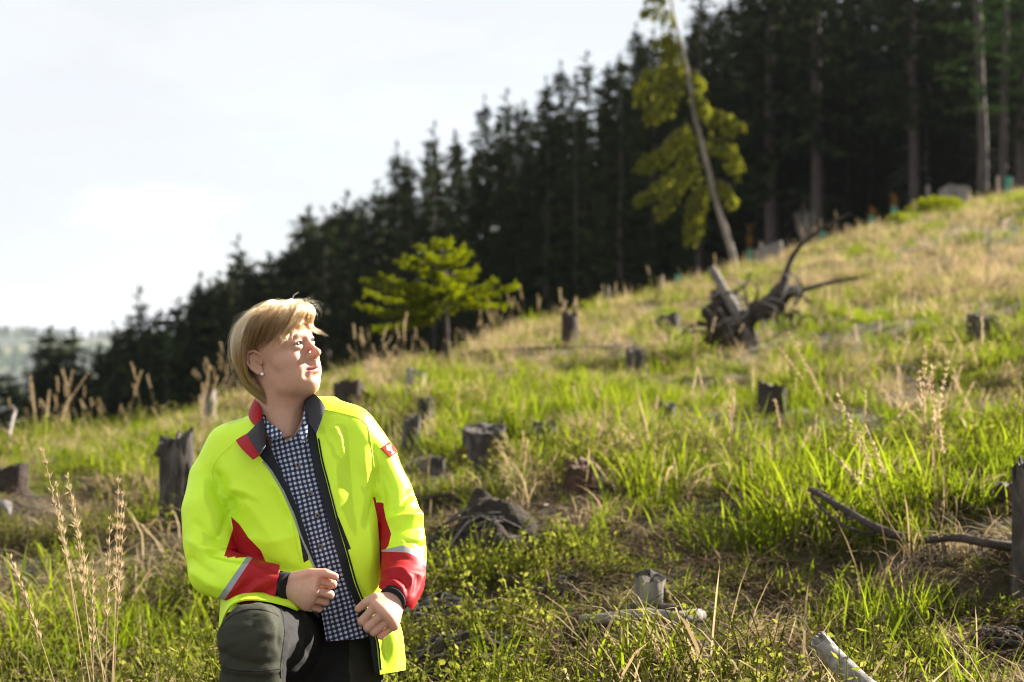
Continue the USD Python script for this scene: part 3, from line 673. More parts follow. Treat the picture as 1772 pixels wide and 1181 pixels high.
def head_field():
    F = Field((-.125, -.1, -.185), (.14, .1, .145), .0019)
    F.ball((-.012, 0, .041), (.090, .071, .086))                       # skull
    F.ball((.024, 0, .046), (.066, .058, .060), .03)                   # forehead
    F.ball((.026, 0, -.026), (.057, .054, .066), .03)                  # face block
    for s in (-1, 1):
        F.chain([(.000, s * .050, -.030), (.010, s * .045, -.060), (.038, s * .031, -.072), (.052, s * .010, -.0785)], [.016, .017, .016, .014], .028)
        F.ball((.044, s * .040, -.052), (.022, .018, .022), .03)         # full cheek
        F.ball((.051, s * .038, -.025), (.025, .021, .026), .024)      # cheek
        F.chain([(.030, s * .056, -.004), (.064, s * .044, -.006)], [.010, .012], .02)   # cheekbone
        F.chain([(.082, s * .008, .044), (.078, s * .030, .049), (.062, s * .048, .041)], [.010, .010, .009], .018)   # brow
    F.ball((.0640, 0, -.0800), (.0125, .0145, .0125), .018)                  # chin
    F.bone((.026, 0, -.066), (.050, 0, -.073), .034, .022, .025)       # under the chin
    F.ball((.0618, 0, -.048), (.024, .039, .025), .022)                 # mouth hill
    for s in (-1, 1):
        F.ball((.0935, s * .030, .0250), (.014, .019, .0095), .014, cut=True)   # sockets
    F.chain([(.084, 0, .040), (.0905, 0, .022), (.1005, 0, .004), (.1060, 0, -.0065)], [.0070, .0062, .0066, .0074], .014)   # nose
    F.ball((.1055, 0, -.0075), (.0090, .0090, .0080), .009)
    for s in (-1, 1):
        F.ball((.0945, s * .0105, -.0115), (.0092, .0052, .0060), .009)
    F.bone((.091, 0, -.018), (.090, 0, -.036), .008, .008, .012)
    for s in (-1, 1):
        F.bone((.0965, s * .0052, -.0185), (.1020, s * .0048, -.0172), .0026, .0024, .0025, cut=True)   # nostrils
    # eyes: lids around a ball, an almond slit
    for s in (-1, 1):
        c = EYE(s)
        F.ball(c, .0143, .007)
        F.chain([c + [.0125, -s * .012, .0060], c + [.0135, -s * .002, .0095], c + [.0085, s * .0125, .0065]], [.0024, .0032, .0026], .008)   # upper lid fold
        F.chain([c + [.0110, -s * .011, -.0075], c + [.0115, 0, -.0090], c + [.0070, s * .012, -.0065]], [.0020, .0026, .0020], .008)   # lower lid
        def slit(q, c=c, s=s):
            y = (q[..., 1] - c[1]) * s; z = q[..., 2] - c[2] - .0004 - .05 * y
            u = np.clip(1 - (y / .0150) ** 2, 0, 1)
            return np.maximum(np.abs(z - .0012 * u) - .0037 * u ** .6 + .0003, .0035 - (q[..., 0] - c[0]))
        F.put(slit, c + [0, -.016, -.012], c + [.022, .016, .012], .0012, cut=True, pad=.002)
        F.ball(c, .0128, 0, cut=True)
    # lips: a slightly open smile
    def arc(r, zc, w, up, bow=0.0):
        y = np.linspace(-w, w, 13); k = (y / w) ** 2
        return [(r - .0185 * kk - .004 * kk * kk, yy, zc + up * kk - bow * math.exp(-(yy / .004) ** 2)) for yy, kk in zip(y, k)]
    bell = lambda a, b, p=1.0: [a + b * (1 - abs(k - 6) / 6) ** p for k in range(13)]
    F.chain(arc(.0888, -.0398, .0340, .0045, .0008), bell(.0026, .0034, .6), .004)
    F.chain(arc(.0866, -.0520, .0318, .0105), bell(.0028, .0046, .6), .004)
    F.chain(arc(.0928, -.0454, .0348, .0088), bell(.0004, .0020, 1.0), .0014, cut=True)
    F.chain(arc(.0873, -.0454, .0338, .0088), bell(.0004, .0021, 1.0), .0014, cut=True)
    F.chain([(.0915, -.012, -.0640), (.0935, 0, -.0645), (.0915, .012, -.0640)], [.006, .008, .006], .010, cut=True)
    for s in (-1, 1):
        F.chain([(.1015, s * .0215, -.016), (.0945, s * .0310, -.034), (.0830, s * .0375, -.052)], [.004, .0055, .004], .012, cut=True)   # smile fold
        # ears
        ec = np.array([-.019, s * .0690, .010])
        def e(x, y, z): return ec + [x * 1.02, s * y, z * 1.02]
        F.bone(e(-.004, .007, .014), e(-.001, .005, -.016), .0150, .0105, .004, flat=((.35, s, 0), .28))
        F.chain([e(.013, .002, .004), e(.015, .006, .018), e(.006, .011, .029), e(-.008, .015, .030), e(-.018, .017, .020), e(-.019, .016, .004), e(-.013, .012, -.011)],
                [.0026, .0030, .0034, .0036, .0036, .0034, .0034], .003)
        F.chain([e(-.013, .012, -.011), e(-.004, .008, -.022), e(.005, .004, -.027)], [.0036, .0058, .0050], .005)
        F.chain([e(.004, .010, .022), e(-.008, .0135, .016), e(-.011, .013, .002), e(-.005, .010, -.010)], [.0022, .0026, .0028, .0024], .003)
        F.ball(e(.002, .011, -.001), (.0065, .006, .0085), .004, cut=True)
        F.ball(e(.0115, .004, -.003), .0042, .005)
    # neck, down to the base between the shoulders
    nb, nf = to_head(P(486, 760, 3.56)), to_head(P(492, 752, 3.50))
    F.chain([(-.030, 0, -.03), (-.045, 0, -.09), nb], [.054, .050, .058], .03)
    F.chain([(.000, 0, -.07), (-.02, 0, -.12), nf], [.038, .042, .048], .035)
    for s in (-1, 1): F.chain([(-.02, s * .050, -.04), (-.022, s * .036, -.12), nf + [0, s * .012, 0]], [.010, .011, .010], .025)
    return F

# ------------------------------------------------------------------ hair: streamlines from the parting to the ends
HAIR_C = np.array([-.012, 0, .038])
def hair_line(a, u, side, lift):
    """Points of the hair's flow. a: 0 fringe .. 1 crown, u: 0 parting .. 1 ends; side -1 her right, +1 her left; lift: 0 on the scalp .. 1 outermost."""
    a, u, lift = np.broadcast_arrays(np.asarray(a, float), np.asarray(u, float), np.asarray(lift, float))
    ka = np.array([0, .12, .25, .36, .47, .62, .78, 1.0])
    root = np.array([[.072, .014, .098], [.066, .013, .106], [.060, .012, .111], [.052, .011, .116], [.042, .010, .120], [.022, .009, .123], [-.008, .007, .123], [-.055, .004, .108]])
    near = np.array([[.101, -.004, .074], [.099, -.028, .067], [.070, -.062, .055], [.002, -.077, .050], [-.048, -.076, .016], [-.056, -.066, -.052], [-.064, -.052, -.094], [-.086, .002, -.092]])
    farr = near * [1, -1, 1]; farr[0] = [.100, .010, .060]; farr[1] = [.096, .034, .054]
    end = near if side < 0 else farr
    r0 = np.stack([np.interp(a, ka, root[:, k]) for k in range(3)], -1) - HAIR_C; r1 = np.stack([np.interp(a, ka, end[:, k]) for k in range(3)], -1) - HAIR_C
    l0, l1 = np.linalg.norm(r0, axis=-1), np.linalg.norm(r1, axis=-1); d0, d1 = r0 / l0[..., None], r1 / l1[..., None]
    om = np.arccos(np.clip((d0 * d1).sum(-1), -1, 1)); so = np.sin(om) + 1e-9
    d = (np.sin((1 - u) * om) / so)[..., None] * d0 + (np.sin(u * om) / so)[..., None] * d1
    d /= np.linalg.norm(d, axis=-1, keepdims=True)
    rad = 1 / np.sqrt(((d / np.array([.090, .0715, .0875])) ** 2).sum(-1))
    vol = (.012 + (.026 - .022 * ss(a, .35, .8)) * np.sin(np.pi * np.clip(u, 0, 1) ** .75) ** .8) * (1 - .30 * ss(a, .0, .3) * ss(u, .3, 1)) + -.004 * ss(a, .5, 1) * np.sin(np.pi * np.clip(u, 0, 1))
    r = np.maximum(rad + .002, l0 + (l1 - l0) * np.where(l1 > l0, u ** 5, u)) + lift * vol * (1 - .72 * ss(u, .55, 1.0))
    X_ = HAIR_C + d * r[..., None]; X_[..., 0] += .030 * ss(u, .86, 1.06) * ss(a, .50, .62) * (1 - ss(a, .80, .95))
    return X_
def make_hair(rng, n=7500, pts=14):
    cl = 420
    ca, cs, cl_l, cu0 = np.where(rng.random(cl) < .14, rng.uniform(0, .12, cl) * .7 + .04, rng.uniform(.10, 1, cl)), np.where(rng.random(cl) < .62, -1, 1), rng.uniform(.12, 1.12, cl), rng.beta(1, 2.2, cl) * .6
    k = rng.integers(0, cl, n)
    a = np.clip(ca[k] + rng.normal(0, .011, n), 0, 1); lift = np.clip(cl_l[k] + rng.normal(0, .10, n), .05, 1.1)
    u0 = np.clip(cu0[k] + rng.normal(0, .06, n), 0, .75); fr = np.exp(-((a - .2) / .13) ** 2); u1 = np.clip(1.0 - .04 * fr + rng.normal(0, .05, n) + rng.normal(0, .05, cl)[k] + fr * np.abs(rng.normal(0, .16, cl))[k], .72, 1.4)
    u = u0[:, None] + (u1 - u0)[:, None] * np.linspace(0, 1, pts)
    twist = rng.normal(.01, .04, cl)[k][:, None] * np.linspace(0, 1, pts) ** 1.5
    L = lift[:, None] * (1 - .5 * np.exp(-((u - u0[:, None]) / .08) ** 2))
    A = np.clip(ca[k][:, None] + (a - ca[k])[:, None] * (1 - .55 * np.linspace(0, 1, pts)) + twist, 0, 1)
    X = np.where((cs[k] < 0)[:, None, None], hair_line(A, u, -1, L), hair_line(A, u, 1, L))
    X += np.cumsum(rng.normal(0, .00035, X.shape), 1)
    m = 220                                            # stray hairs
    a, u0 = rng.uniform(0, 1, m), rng.uniform(.0, .5, m); sd = rng.random(m) < .6
    u = u0[:, None] + rng.uniform(.2, .5, m)[:, None] * np.linspace(0, 1, pts)
    L = 1.0 + rng.uniform(.1, .9, m)[:, None] * np.linspace(0, 1, pts)
    Y = np.where(sd[:, None, None], hair_line(a[:, None] + 0 * u, u, -1, L), hair_line(a[:, None] + 0 * u, u, 1, L)) + np.cumsum(rng.normal(0, .0012, (m, pts, 3)), 1)
    tone = np.concatenate([np.where(rng.random(n) < .9, rng.choice(3, cl, p=[.42, .30, .28])[k], rng.integers(0, 3, n)), np.zeros(m, int)])
    return np.concatenate([X, Y]), pts, tone
def hair_cap():
    mb = MB(); a = np.linspace(0, 1, 40); u = np.linspace(0, 1, 24)
    i, j = np.meshgrid(np.arange(23), np.arange(39), indexing="ij"); q = np.stack([i * 40 + j, i * 40 + j + 1, (i + 1) * 40 + j + 1, (i + 1) * 40 + j], -1).reshape(-1, 4)
    for s in (-1, 1):
        lo = np.where(a < .30, .55, .96)
        v = hair_line(a[None, :] + 0 * u[:, None], u[:, None] * lo[None, :], s, .22)
        mb.add(v.reshape(-1, 3), q if s < 0 else q[:, ::-1])
    return mb.mesh()
# ------------------------------------------------------------------ the woman: body and clothes
def proj(v):
    v = np.asarray(v, float); return CX + v[..., 0] / v[..., 1] * FPX, CY - (v[..., 2] - CAM_H) / v[..., 1] * FPX
def rowz(py, d=3.5): return CAM_H + (CY - py) / FPX * d
def loft(rows):
    """rows: (py, centre px, centre depth, half width, half depth). A torso as stacked ovals."""
    r = np.asarray(rows, float); z = rowz(r[:, 0]); o = np.argsort(z); z, r = z[o], r[o]
    cx = (r[:, 1] - CX) / FPX * 3.5
    from scipy.interpolate import PchipInterpolator as PI_
    g = [PI_(z, c, extrapolate=False) for c in (cx, r[:, 2], r[:, 3], r[:, 4])]
    def f(q):
        zz = np.clip(q[..., 2], z[0], z[-1]); x0, y0, a, b = (h(zz) for h in g)
        e = ((np.abs(q[..., 0] - x0) / a) ** 2.3 + (np.abs(q[..., 1] - y0) / b) ** 2.3) ** (1 / 2.3)
        d = (e - 1) * np.minimum(a, b)
        return np.maximum(d, np.maximum(q[..., 2] - z[-1], z[0] - q[..., 2]))
    return f
TORSO = [(1190, 540, 3.500, .236, .150), (1165, 540, 3.500, .232, .150), (1100, 541, 3.500, .222, .146), (1040, 536, 3.500, .200, .138), (980, 537, 3.505, .190, .132), (920, 532, 3.510, .190, .130), (860, 521, 3.515, .191, .128),
         (800, 509, 3.520, .186, .118), (760, 508, 3.525, .170, .104), (730, 512, 3.530, .138, .084), (705, 520, 3.535, .098, .066), (690, 520, 3.54, .080, .06)]
SLEEVE_R = ([P(398, 778, 3.53), P(372, 830, 3.53), P(359, 885, 3.475), P(363, 945, 3.44), P(369, 990, 3.41), P(428, 1008, 3.355), P(484, 1016, 3.30)], [.060, .062, .064, .062, .058, .055, .047])
SLEEVE_L = ([P(610, 747, 3.53), P(648, 800, 3.53), P(678, 855, 3.51), P(696, 905, 3.48), P(700, 965, 3.43), P(697, 1012, 3.355), P(688, 1034, 3.315)], [.060, .056, .051, .051, .053, .052, .047])

def poly_dist(px, py, pts):
    """Distance in photograph pixels to a polyline, and how far along it (0..1)."""
    best, along = np.full(np.shape(px), 1e9), np.zeros(np.shape(px)); pts = np.asarray(pts, float); m = len(pts) - 1
    for i in range(m):
        a, b = pts[i], pts[i + 1]; ab = b - a; t = np.clip(((px - a[0]) * ab[0] + (py - a[1]) * ab[1]) / (ab @ ab), 0, 1)
        d = np.hypot(px - a[0] - t * ab[0], py - a[1] - t * ab[1]); k = d < best
        best = np.where(k, d, best); along = np.where(k, (i + t) / m, along)
    return best, along
def creases(v, n, strokes, deep=3.62):
    """Pushes the cloth out (amp > 0) or in along the strokes of a fold; strokes lie on the side that faces the viewer."""
    px, py = proj(v); facing = ss(-n[:, 1], -.25, .25) * (v[:, 1] < deep); out = np.zeros(len(v))
    for pts, width, amp in strokes:
        d, t = poly_dist(px, py, pts); out += amp * .00125 * np.exp(-(d / width) ** 1.3) * ss(t, -.02, .2) * (1 - .75 * ss(t, .7, 1.0))
    return v + n * (out * facing)[:, None]
FOLDS = [
    # her left sleeve
    ([(738, 893), (712, 893), (688, 896), (664, 906)], 8, 9), ([(718, 848), (698, 872), (668, 892)], 10, -9), ([(738, 918), (708, 914), (684, 920), (668, 934)], 8, -8), ([(736, 938), (705, 936), (682, 942)], 8, 6),
    ([(640, 760), (664, 815), (680, 858)], 9, -5), ([(655, 805), (663, 860), (660, 890)], 8, -8),
    ([(660, 990), (690, 986), (712, 1003), (712, 1030)], 6, 6), ([(664, 998), (690, 998), (703, 1012), (704, 1036)], 5, -6), ([(654, 1010), (682, 1008), (697, 1022), (696, 1040)], 5, 6), ([(735, 985), (728, 1008), (716, 1040)], 7, 5), ([(722, 990), (720, 1015), (712, 1040)], 6, -5),
    # her right sleeve
    ([(400, 862), (398, 890), (384, 925), (350, 945)], 10, -9), ([(318, 930), (350, 950), (400, 952), (432, 962)], 10, 7), ([(322, 962), (352, 985), (378, 1000)], 10, -6), ([(345, 800), (352, 850), (348, 905)], 12, 4), ([(378, 812), (376, 850), (388, 885)], 9, -6),
    ([(408, 1030), (432, 1002), (462, 985), (490, 978)], 6, -7), ([(420, 1036), (450, 1014), (486, 1000)], 6, 6), ([(440, 1035), (465, 1022), (484, 1012)], 5, -5), ([(398, 995), (425, 982), (455, 975)], 6, 5),
    ([(728, 860), (700, 876), (676, 880)], 5, 5), ([(736, 950), (716, 940), (690, 934)], 5, -5), ([(662, 1015), (686, 1020), (700, 1045)], 4, -5), ([(668, 965), (700, 966), (728, 976)], 5, -4), ([(690, 985), (712, 992), (733, 1000)], 5, 5),
    ([(325, 985), (360, 1010), (395, 1022)], 7, 5), ([(330, 900), (360, 925), (392, 938)], 7, -5), ([(352, 958), (390, 966), (425, 972)], 5, -6), ([(395, 1030), (415, 1015), (430, 990)], 5, 5), ([(445, 1000), (465, 990), (488, 990)], 4, -5), ([(452, 1038), (470, 1030), (486, 1030)], 4, 5),
    # front panels
    ([(388, 870), (410, 860), (440, 868)], 6, -6), ([(395, 845), (425, 850), (455, 870)], 7, 5), ([(500, 900), (515, 940), (535, 980)], 5, 5), ([(470, 830), (488, 862), (506, 900)], 4, 4), ([(655, 855), (640, 880), (632, 920)], 7, -6), ([(575, 735), (590, 760), (598, 800)], 7, 5),
    ([(600, 720), (606, 790), (612, 860), (618, 930)], 14, -6), ([(628, 770), (634, 850), (640, 930), (648, 1010)], 12, 7), ([(598, 960), (625, 1010), (650, 1060)], 12, -6), ([(660, 1010), (676, 1080), (684, 1160)], 14, 8), ([(690, 1060), (694, 1120), (700, 1165)], 9, -6), ([(668, 1040), (664, 1100), (668, 1165)], 9, -5),
    ([(380, 790), (408, 840), (450, 900), (490, 960)], 14, 6), ([(362, 800), (392, 860), (420, 910)], 10, -6), ([(415, 790), (470, 860), (510, 930)], 16, -4), ([(440, 960), (480, 985), (530, 990)], 10, -6), ([(420, 930), (470, 940), (520, 925)], 12, 4),
]
BASE = np.array([-.50, 3.45, float(land(-.5, 3.45))])
woman = thing("person", "kneeling person in an open signal yellow and red work jacket, looking up to the right", "person", BASE)
def part(name, v, f, mat, parent=None, smooth=True, **kw):
    return obj(name, (np.asarray(v) - BASE, f), mat, parent if parent is not None else woman, smooth=smooth, **kw)

# ---- jacket
J = Field(P(286, 1200, 3.6) - [.02, .44, 0], [P(770, 700, 3.6)[0], 3.74, P(0, 672, 3.5)[2]], .0044)
torso = loft(TORSO)
J.put(torso, J.lo, J.lo + J.h * J.n)
T_only = J.d.copy()
for S in (SLEEVE_R, SLEEVE_L):
    top = Field.chain; p_, r_ = S
    J.chain(p_[:2], r_[:2], .050); J.chain(p_[1:], r_[1:], .010)
v, f = J.mesh(2); n = normals(v, f)
def chain_d(q, S):
    best = np.full(len(q), 1e9)
    for a, b, ra, rb in zip(S[0][:-1], S[0][1:], S[1][:-1], S[1][1:]):
        ab = b - a; t = np.clip(((q - a) @ ab) / (ab @ ab), 0, 1); best = np.minimum(best, np.linalg.norm(q - a - t[:, None] * ab, axis=1) - (ra + t * (rb - ra)))
    return best
v = creases(v, n, FOLDS); n = normals(v, f)
v = v + n * ((meshkit.fbm(v * 9, 2, 3) - .5) * .005 + (meshkit.fbm(v * [50, 50, 24], 2, 6) - .5) * .0012)[:, None]
n = normals(v, f)
dT, dR, dL = torso(v), chain_d(v, SLEEVE_R), chain_d(v, SLEEVE_L)
tr, tl = dT - dR, dT - dL                       # > 0 on the sleeve
px, py = proj(v); front = -n[:, 1]
E = [v, n, px, py, dT - dR, dT - dL, front]
def refresh(m): return m[0], m[1], m[2]
curve = lambda pts: (lambda y: np.interp(y, [p[1] for p in pts], [p[0] for p in pts]))
EDGE_L = curve([(452, 700), (452, 750), (447, 788), (470, 815), (491, 850), (509, 890), (523, 930), (536, 960), (547, 985), (550, 1010), (548, 1045), (530, 1075), (520, 1100), (520, 1200)])
EDGE_R = curve([(548, 690), (546, 745), (556, 800), (572, 860), (582, 900), (600, 960), (614, 1010), (634, 1060), (652, 1110), (658, 1170), (658, 1200)])
IN_L = curve([(458, 700), (459, 755), (482, 810), (506, 860), (529, 920), (547, 985), (552, 1010), (552, 1200)])
IN_R = curve([(530, 690), (531, 745), (541, 800), (557, 860), (567, 900), (584, 960), (601, 1010), (622, 1060), (642, 1110), (650, 1170), (650, 1200)])
def cutby(m, s): return clip(m[0], m[1], s(m[0], m[2]), m[2])
full = (v, f, [n, tr, tl])
# hem and neck hole
def hem(vv, ex):
    X, Y = proj(vv); fr = vv[:, 1] < 3.5
    line = np.where(fr, np.interp(X, [370, 385, 430, 500, 540, 640, 656, 705], [1072, 1064, 1050, 1052, 1060, 1160, 1169, 1160]), 1150)
    return line - Y
def neck(vv, ex):
    X, Y = proj(vv); r = np.hypot(vv[:, 0] - P(494, 0, 3.5)[0], (vv[:, 1] - 3.535) * .85) * 1000 - np.interp(X, [440, 500, 560], [70, 64, 62])
    return np.maximum(r, Y - 742)
body = cutby(cutby(full, hem)[0], neck)[0]
side_of = lambda ex: np.maximum(ex[1], ex[2])
def opening(cl, cr):
    def s(vv, ex):
        X, Y = proj(vv); inside = np.minimum(X - cl(Y), cr(Y) - X)          # > 0 in the opening
        on = (ex[0][:, 1] < .15) & (vv[:, 1] < 3.52) & (side_of(ex) < -.004)
        return np.where(on, -inside, np.abs(inside) + 2)
    return s
shell = cutby(body, opening(EDGE_L, EDGE_R))[0]
lining_band = cutby(cutby(body, opening(lambda y: EDGE_L(y) - 9, lambda y: EDGE_R(y) + 9))[1], opening(IN_L, IN_R))[0]
# colour panels, each cut out of the shell along its seam
def lin(a, b):     # signed px distance to the line a-b, > 0 to the right of a->b as seen in the picture (y down)
    a, b = np.array(a, float), np.array(b, float); t = (b - a) / np.linalg.norm(b - a)
    return lambda X, Y: -(X - a[0]) * t[1] + (Y - a[1]) * t[0]
def seam(fn):
    def s(vv, ex):
        X, Y = proj(vv); return fn(X, Y, vv, ex)
    return s
sl_R = cutby(shell, seam(lambda X, Y, vv, ex: ex[1] * 1000)); sleeveR, rest = sl_R
sl_L = cutby(rest, seam(lambda X, Y, vv, ex: ex[2] * 1000)); sleeveL, trunk_ = sl_L
lowR = lin((388, 1040), (437, 966)); lowR0 = lin((377, 1036), (426, 966))
capL = lambda X: np.interp(X, [655, 664, 697, 721, 737, 745], [955, 952, 945, 952, 972, 984]); capL1 = lambda X: np.interp(X, [655, 664, 704, 721, 738, 745], [957, 956, 957, 965, 983, 994])
cuffR, cuffL = lin((474, 1052), (484, 978)), lin((651, 1016), (722, 1062))
def chop(m, *fns):
    """Successive cuts: returns the pieces before the first seam, between seams, and after the last."""
    out = []
    for fn in fns:
        m, first = cutby(m, seam(fn)); out.append(first)
    return out + [m]
fore = lambda vv: vv[:, 2] < rowz(930)
R_up, R_strip, R_red, R_cuff = chop(sleeveR, lambda X, Y, vv, ex: np.where(fore(vv), lowR0(X, Y), -50), lambda X, Y, vv, ex: lowR(X, Y), lambda X, Y, vv, ex: cuffR(X, Y))
L_up, L_strip, L_red, L_cuff = chop(sleeveL, lambda X, Y, vv, ex: Y - capL(X), lambda X, Y, vv, ex: Y - capL1(X), lambda X, Y, vv, ex: (X < 760) * cuffL(X, Y))
gR = curve([(370, 840), (380, 870), (396, 892), (414, 908), (430, 932), (451, 953), (460, 974), (462, 1000), (400, 1030), (392, 1060)])
gL = curve([(645, 860), (653, 897), (657, 945), (658, 985), (664, 1010), (692, 1050), (697, 1062), (704, 1110), (706, 1170)])
T_yel, T_redR = cutby(trunk_, seam(lambda X, Y, vv, ex: np.where(vv[:, 1] < 3.56, X - gR(Y), np.where(vv[:, 1] < 3.60, -3, 3)) if False else np.where((Y > 850), X - gR(Y), 5)))
T_yel, T_redL = cutby(T_yel, seam(lambda X, Y, vv, ex: np.where((Y > 862), gL(Y) - X, 5)))
gap = lin((411, 893), (393, 948))
R_up, R_gus = cutby(R_up, seam(lambda X, Y, vv, ex: np.where((Y > 885) & (Y < 965), gap(X, Y), 8)))
gapL = curve([(664, 880), (668, 900), (677, 925), (672, 946), (660, 960)])
L_up, L_gus = cutby(L_up, seam(lambda X, Y, vv, ex: np.where((Y > 872) & (Y < 960), X - gapL(Y), 8)))
def glue(*ms):
    mb = MB()
    for m in ms:
        if len(m[1]): mb.add(m[0], m[1])
    v_, f_ = mb.mesh(); key = np.round(v_ * 2e4).astype(np.int64)
    _, first, inv = np.unique(key, axis=0, return_index=True, return_inverse=True); f_ = inv.ravel()[f_]
    f_ = f_[(f_[:, 0] != f_[:, 1]) & (f_[:, 1] != f_[:, 2]) & (f_[:, 2] != f_[:, 0])]
    return v_[first], f_
cloth = lambda nm, c, r=.75, sheen=.0, bump=.25, scale=900: usdkit.material(stage, "/World/Looks/" + nm, {
    "tc": ("texture_coordinate", {}), "n": ("noise_texture", {"scale": scale, "detail": 2}), "n2": ("noise_texture", {"scale": 70, "detail": 4}), "a": ("math", {"math_type": "multiply_add", "value2": 2.5}), "b": ("bump", {"strength": bump, "distance": .0012}),
    "p": ("principled_bsdf", {"base_color": c, "roughness": r, "sheen_weight": sheen, "specular_ior_level": .22})},
    [("tc.object", "n.vector"), ("tc.object", "n2.vector"), ("n2.fac", "a.value1"), ("n.fac", "a.value3"), ("a.value", "b.height"), ("b.normal", "p.normal")], surface="p.BSDF")
M["yellow"] = cloth("signal_yellow_cloth", (0.57, 0.82, 0.035), .42)
M["red"] = cloth("red_cloth", (0.30, 0.004, 0.008), .6)
M["strip"] = cloth("reflective_strip", (0.26, 0.27, 0.28), .35, 0)
M["dark_lining"] = cloth("dark_lining", (0.012, 0.014, 0.018), .7)
M["collar_grey"] = cloth("collar_grey", (0.034, 0.032, 0.036), .75)
M["black_knit"] = cloth("black_knit", (0.012, 0.012, 0.013), .9)
jv, jf = glue(T_yel, R_up, L_up)
jacket = part("jacket", *solid(jv, jf, .0025), M["yellow"], smooth=50, label="open hip length work jacket in signal yellow with red panels")
for nm, m, mat, t in (("red_side_panel", glue(T_redR, R_gus), "red", .0025), ("red_side_panel", glue(T_redL, L_gus), "red", .0025), ("red_forearm", R_red[:2], "red", .0025), ("red_forearm", L_red[:2], "red", .0025),
                      ("reflective_strip", R_strip[:2], "strip", .003), ("reflective_strip", L_strip[:2], "strip", .003)):
    if len(m[1]): part(nm, *solid(*glue((m[0], m[1])), t), M[mat], jacket, smooth=50)
lv, lf = glue(lining_band); part("lining", *solid(lv - normals(lv, lf) * .004, lf, .002), M["dark_lining"], jacket, smooth=50)
def cuff(a, b, ra, rb, name="knit_cuff"):
    q = [a + (b - a) * t for t in np.linspace(0, 1, 13)]
    r = np.linspace(ra, rb, 13) + .0012 * np.cos(np.arange(13) * 2.2)
    tv, tf = tube(q, r, 26, cap=True); part(name, tv, tf, M["black_knit"], jacket)
cuff(P(464, 1013, 3.325), P(503, 1018, 3.274), .0350, .0330)
cuff(P(694, 1025, 3.335), P(676, 1043, 3.272), .0350, .0330)
def on_jacket(poly, lift, mesh=(jv, jf)):
    """A convex patch (photograph corners) laid on the jacket, lift metres proud of it."""
    m = (mesh[0], mesh[1], [normals(*mesh)]); p = np.array(poly, float); c = p.mean(0)
    X, Y = proj(m[0]); k = (np.hypot(X - c[0], Y - c[1]) < np.hypot(*(p - c).T).max() + 14) & (m[2][0][:, 1] < .1)
    fsel = m[1][k[m[1]].all(1)]; u, inv = np.unique(fsel, return_inverse=True); m = (m[0][u], inv.reshape(-1, 3), [m[2][0][u]])
    for i in range(len(p)):
        a, b = p[i], p[(i + 1) % len(p)]; l = lin(a, b); sg = np.sign(l(*c)); m = cutby(m, seam(lambda X, Y, vv, ex: sg * l(X, Y)))[0]
    return m[0] + m[2][0] * lift, m[1]
part("pocket_zip", *solid(*on_jacket([(512, 897), (519, 894), (534, 970), (526, 974)], .0014), .001), M["dark_lining"], jacket)
part("pocket_zip", *solid(*on_jacket([(581, 898), (586, 897), (607, 951), (599, 953)], .0014), .001), M["dark_lining"], jacket)
def on_line(pts, n=40):
    tm_ = trimesh.Trimesh(jv, jf, process=False); q = spline(np.array(pts, float), n); o_ = np.tile([0, 0, CAM_H], (n, 1)); d_ = np.array([P(a, b, 1.0) for a, b in q]) - o_; d_ /= np.linalg.norm(d_, axis=1, keepdims=True)
    loc, ri, _ = tm_.ray.intersects_location(o_, d_, multiple_hits=False); return loc[np.argsort(ri)]
for pts_ in ([(561, 710), (585, 715), (606, 720), (624, 727), (634, 737), (641, 762), (646, 800), (650, 845)], [(408, 766), (390, 781), (374, 800), (367, 820), (372, 838), (388, 852)], [(505, 905), (512, 935), (521, 975)], [(590, 720), (594, 800), (606, 900), (617, 960)][:0]):
    if pts_:
        l_ = on_line(pts_); l_ = l_[np.r_[True, np.linalg.norm(np.diff(l_, axis=0), axis=1) < .03]]
        if len(l_) > 4: part("seam", *tube(l_, .0011, 5), M["yellow"], jacket)
l_ = on_line([(EDGE_L(y_) - 2, y_) for y_ in np.linspace(800, 1000, 14)], 50); part("zip", *tube(l_ + [0, -.001, 0], .0026, 6), M["strip"], jacket)
l_ = on_line([(EDGE_R(y_) + 2.5, y_) for y_ in np.linspace(760, 1160, 20)], 70); part("zip", *tube(l_ + [0, -.001, 0], .0022, 6), M["black_knit"], jacket)
M["badge"] = cloth("badge_red", (0.34, 0.030, 0.012), .95, 0, 0); M["badge_white"] = cloth("badge_white", (0.55, 0.53, 0.5), .95, 0, 0)
badge = part("badge", *solid(*on_jacket([(658.5, 777), (673, 766), (688.5, 783), (674, 793.5)], .0018), .001), M["badge"], jacket, label="small red cloth badge with a white bird emblem")
em = MB()
for c_, r_, k_ in (((672.5, 778), 4.6, 9), ((669.2, 774.2), 2.2, 6), ((674.0, 772.6), 2.0, 6)):
    em.add(*on_jacket([(c_[0] + r_ * math.cos(t), c_[1] + r_ * math.sin(t)) for t in np.arange(k_) * 2 * np.pi / k_], .0024))
em.add(*on_jacket([(674, 780), (677, 779), (680, 785), (678.5, 786)], .0024)); em.add(*on_jacket([(676, 786.5), (681, 783.5), (682, 785), (677, 788)], .0024))
part("emblem", *em.mesh(), M["badge_white"], jacket)

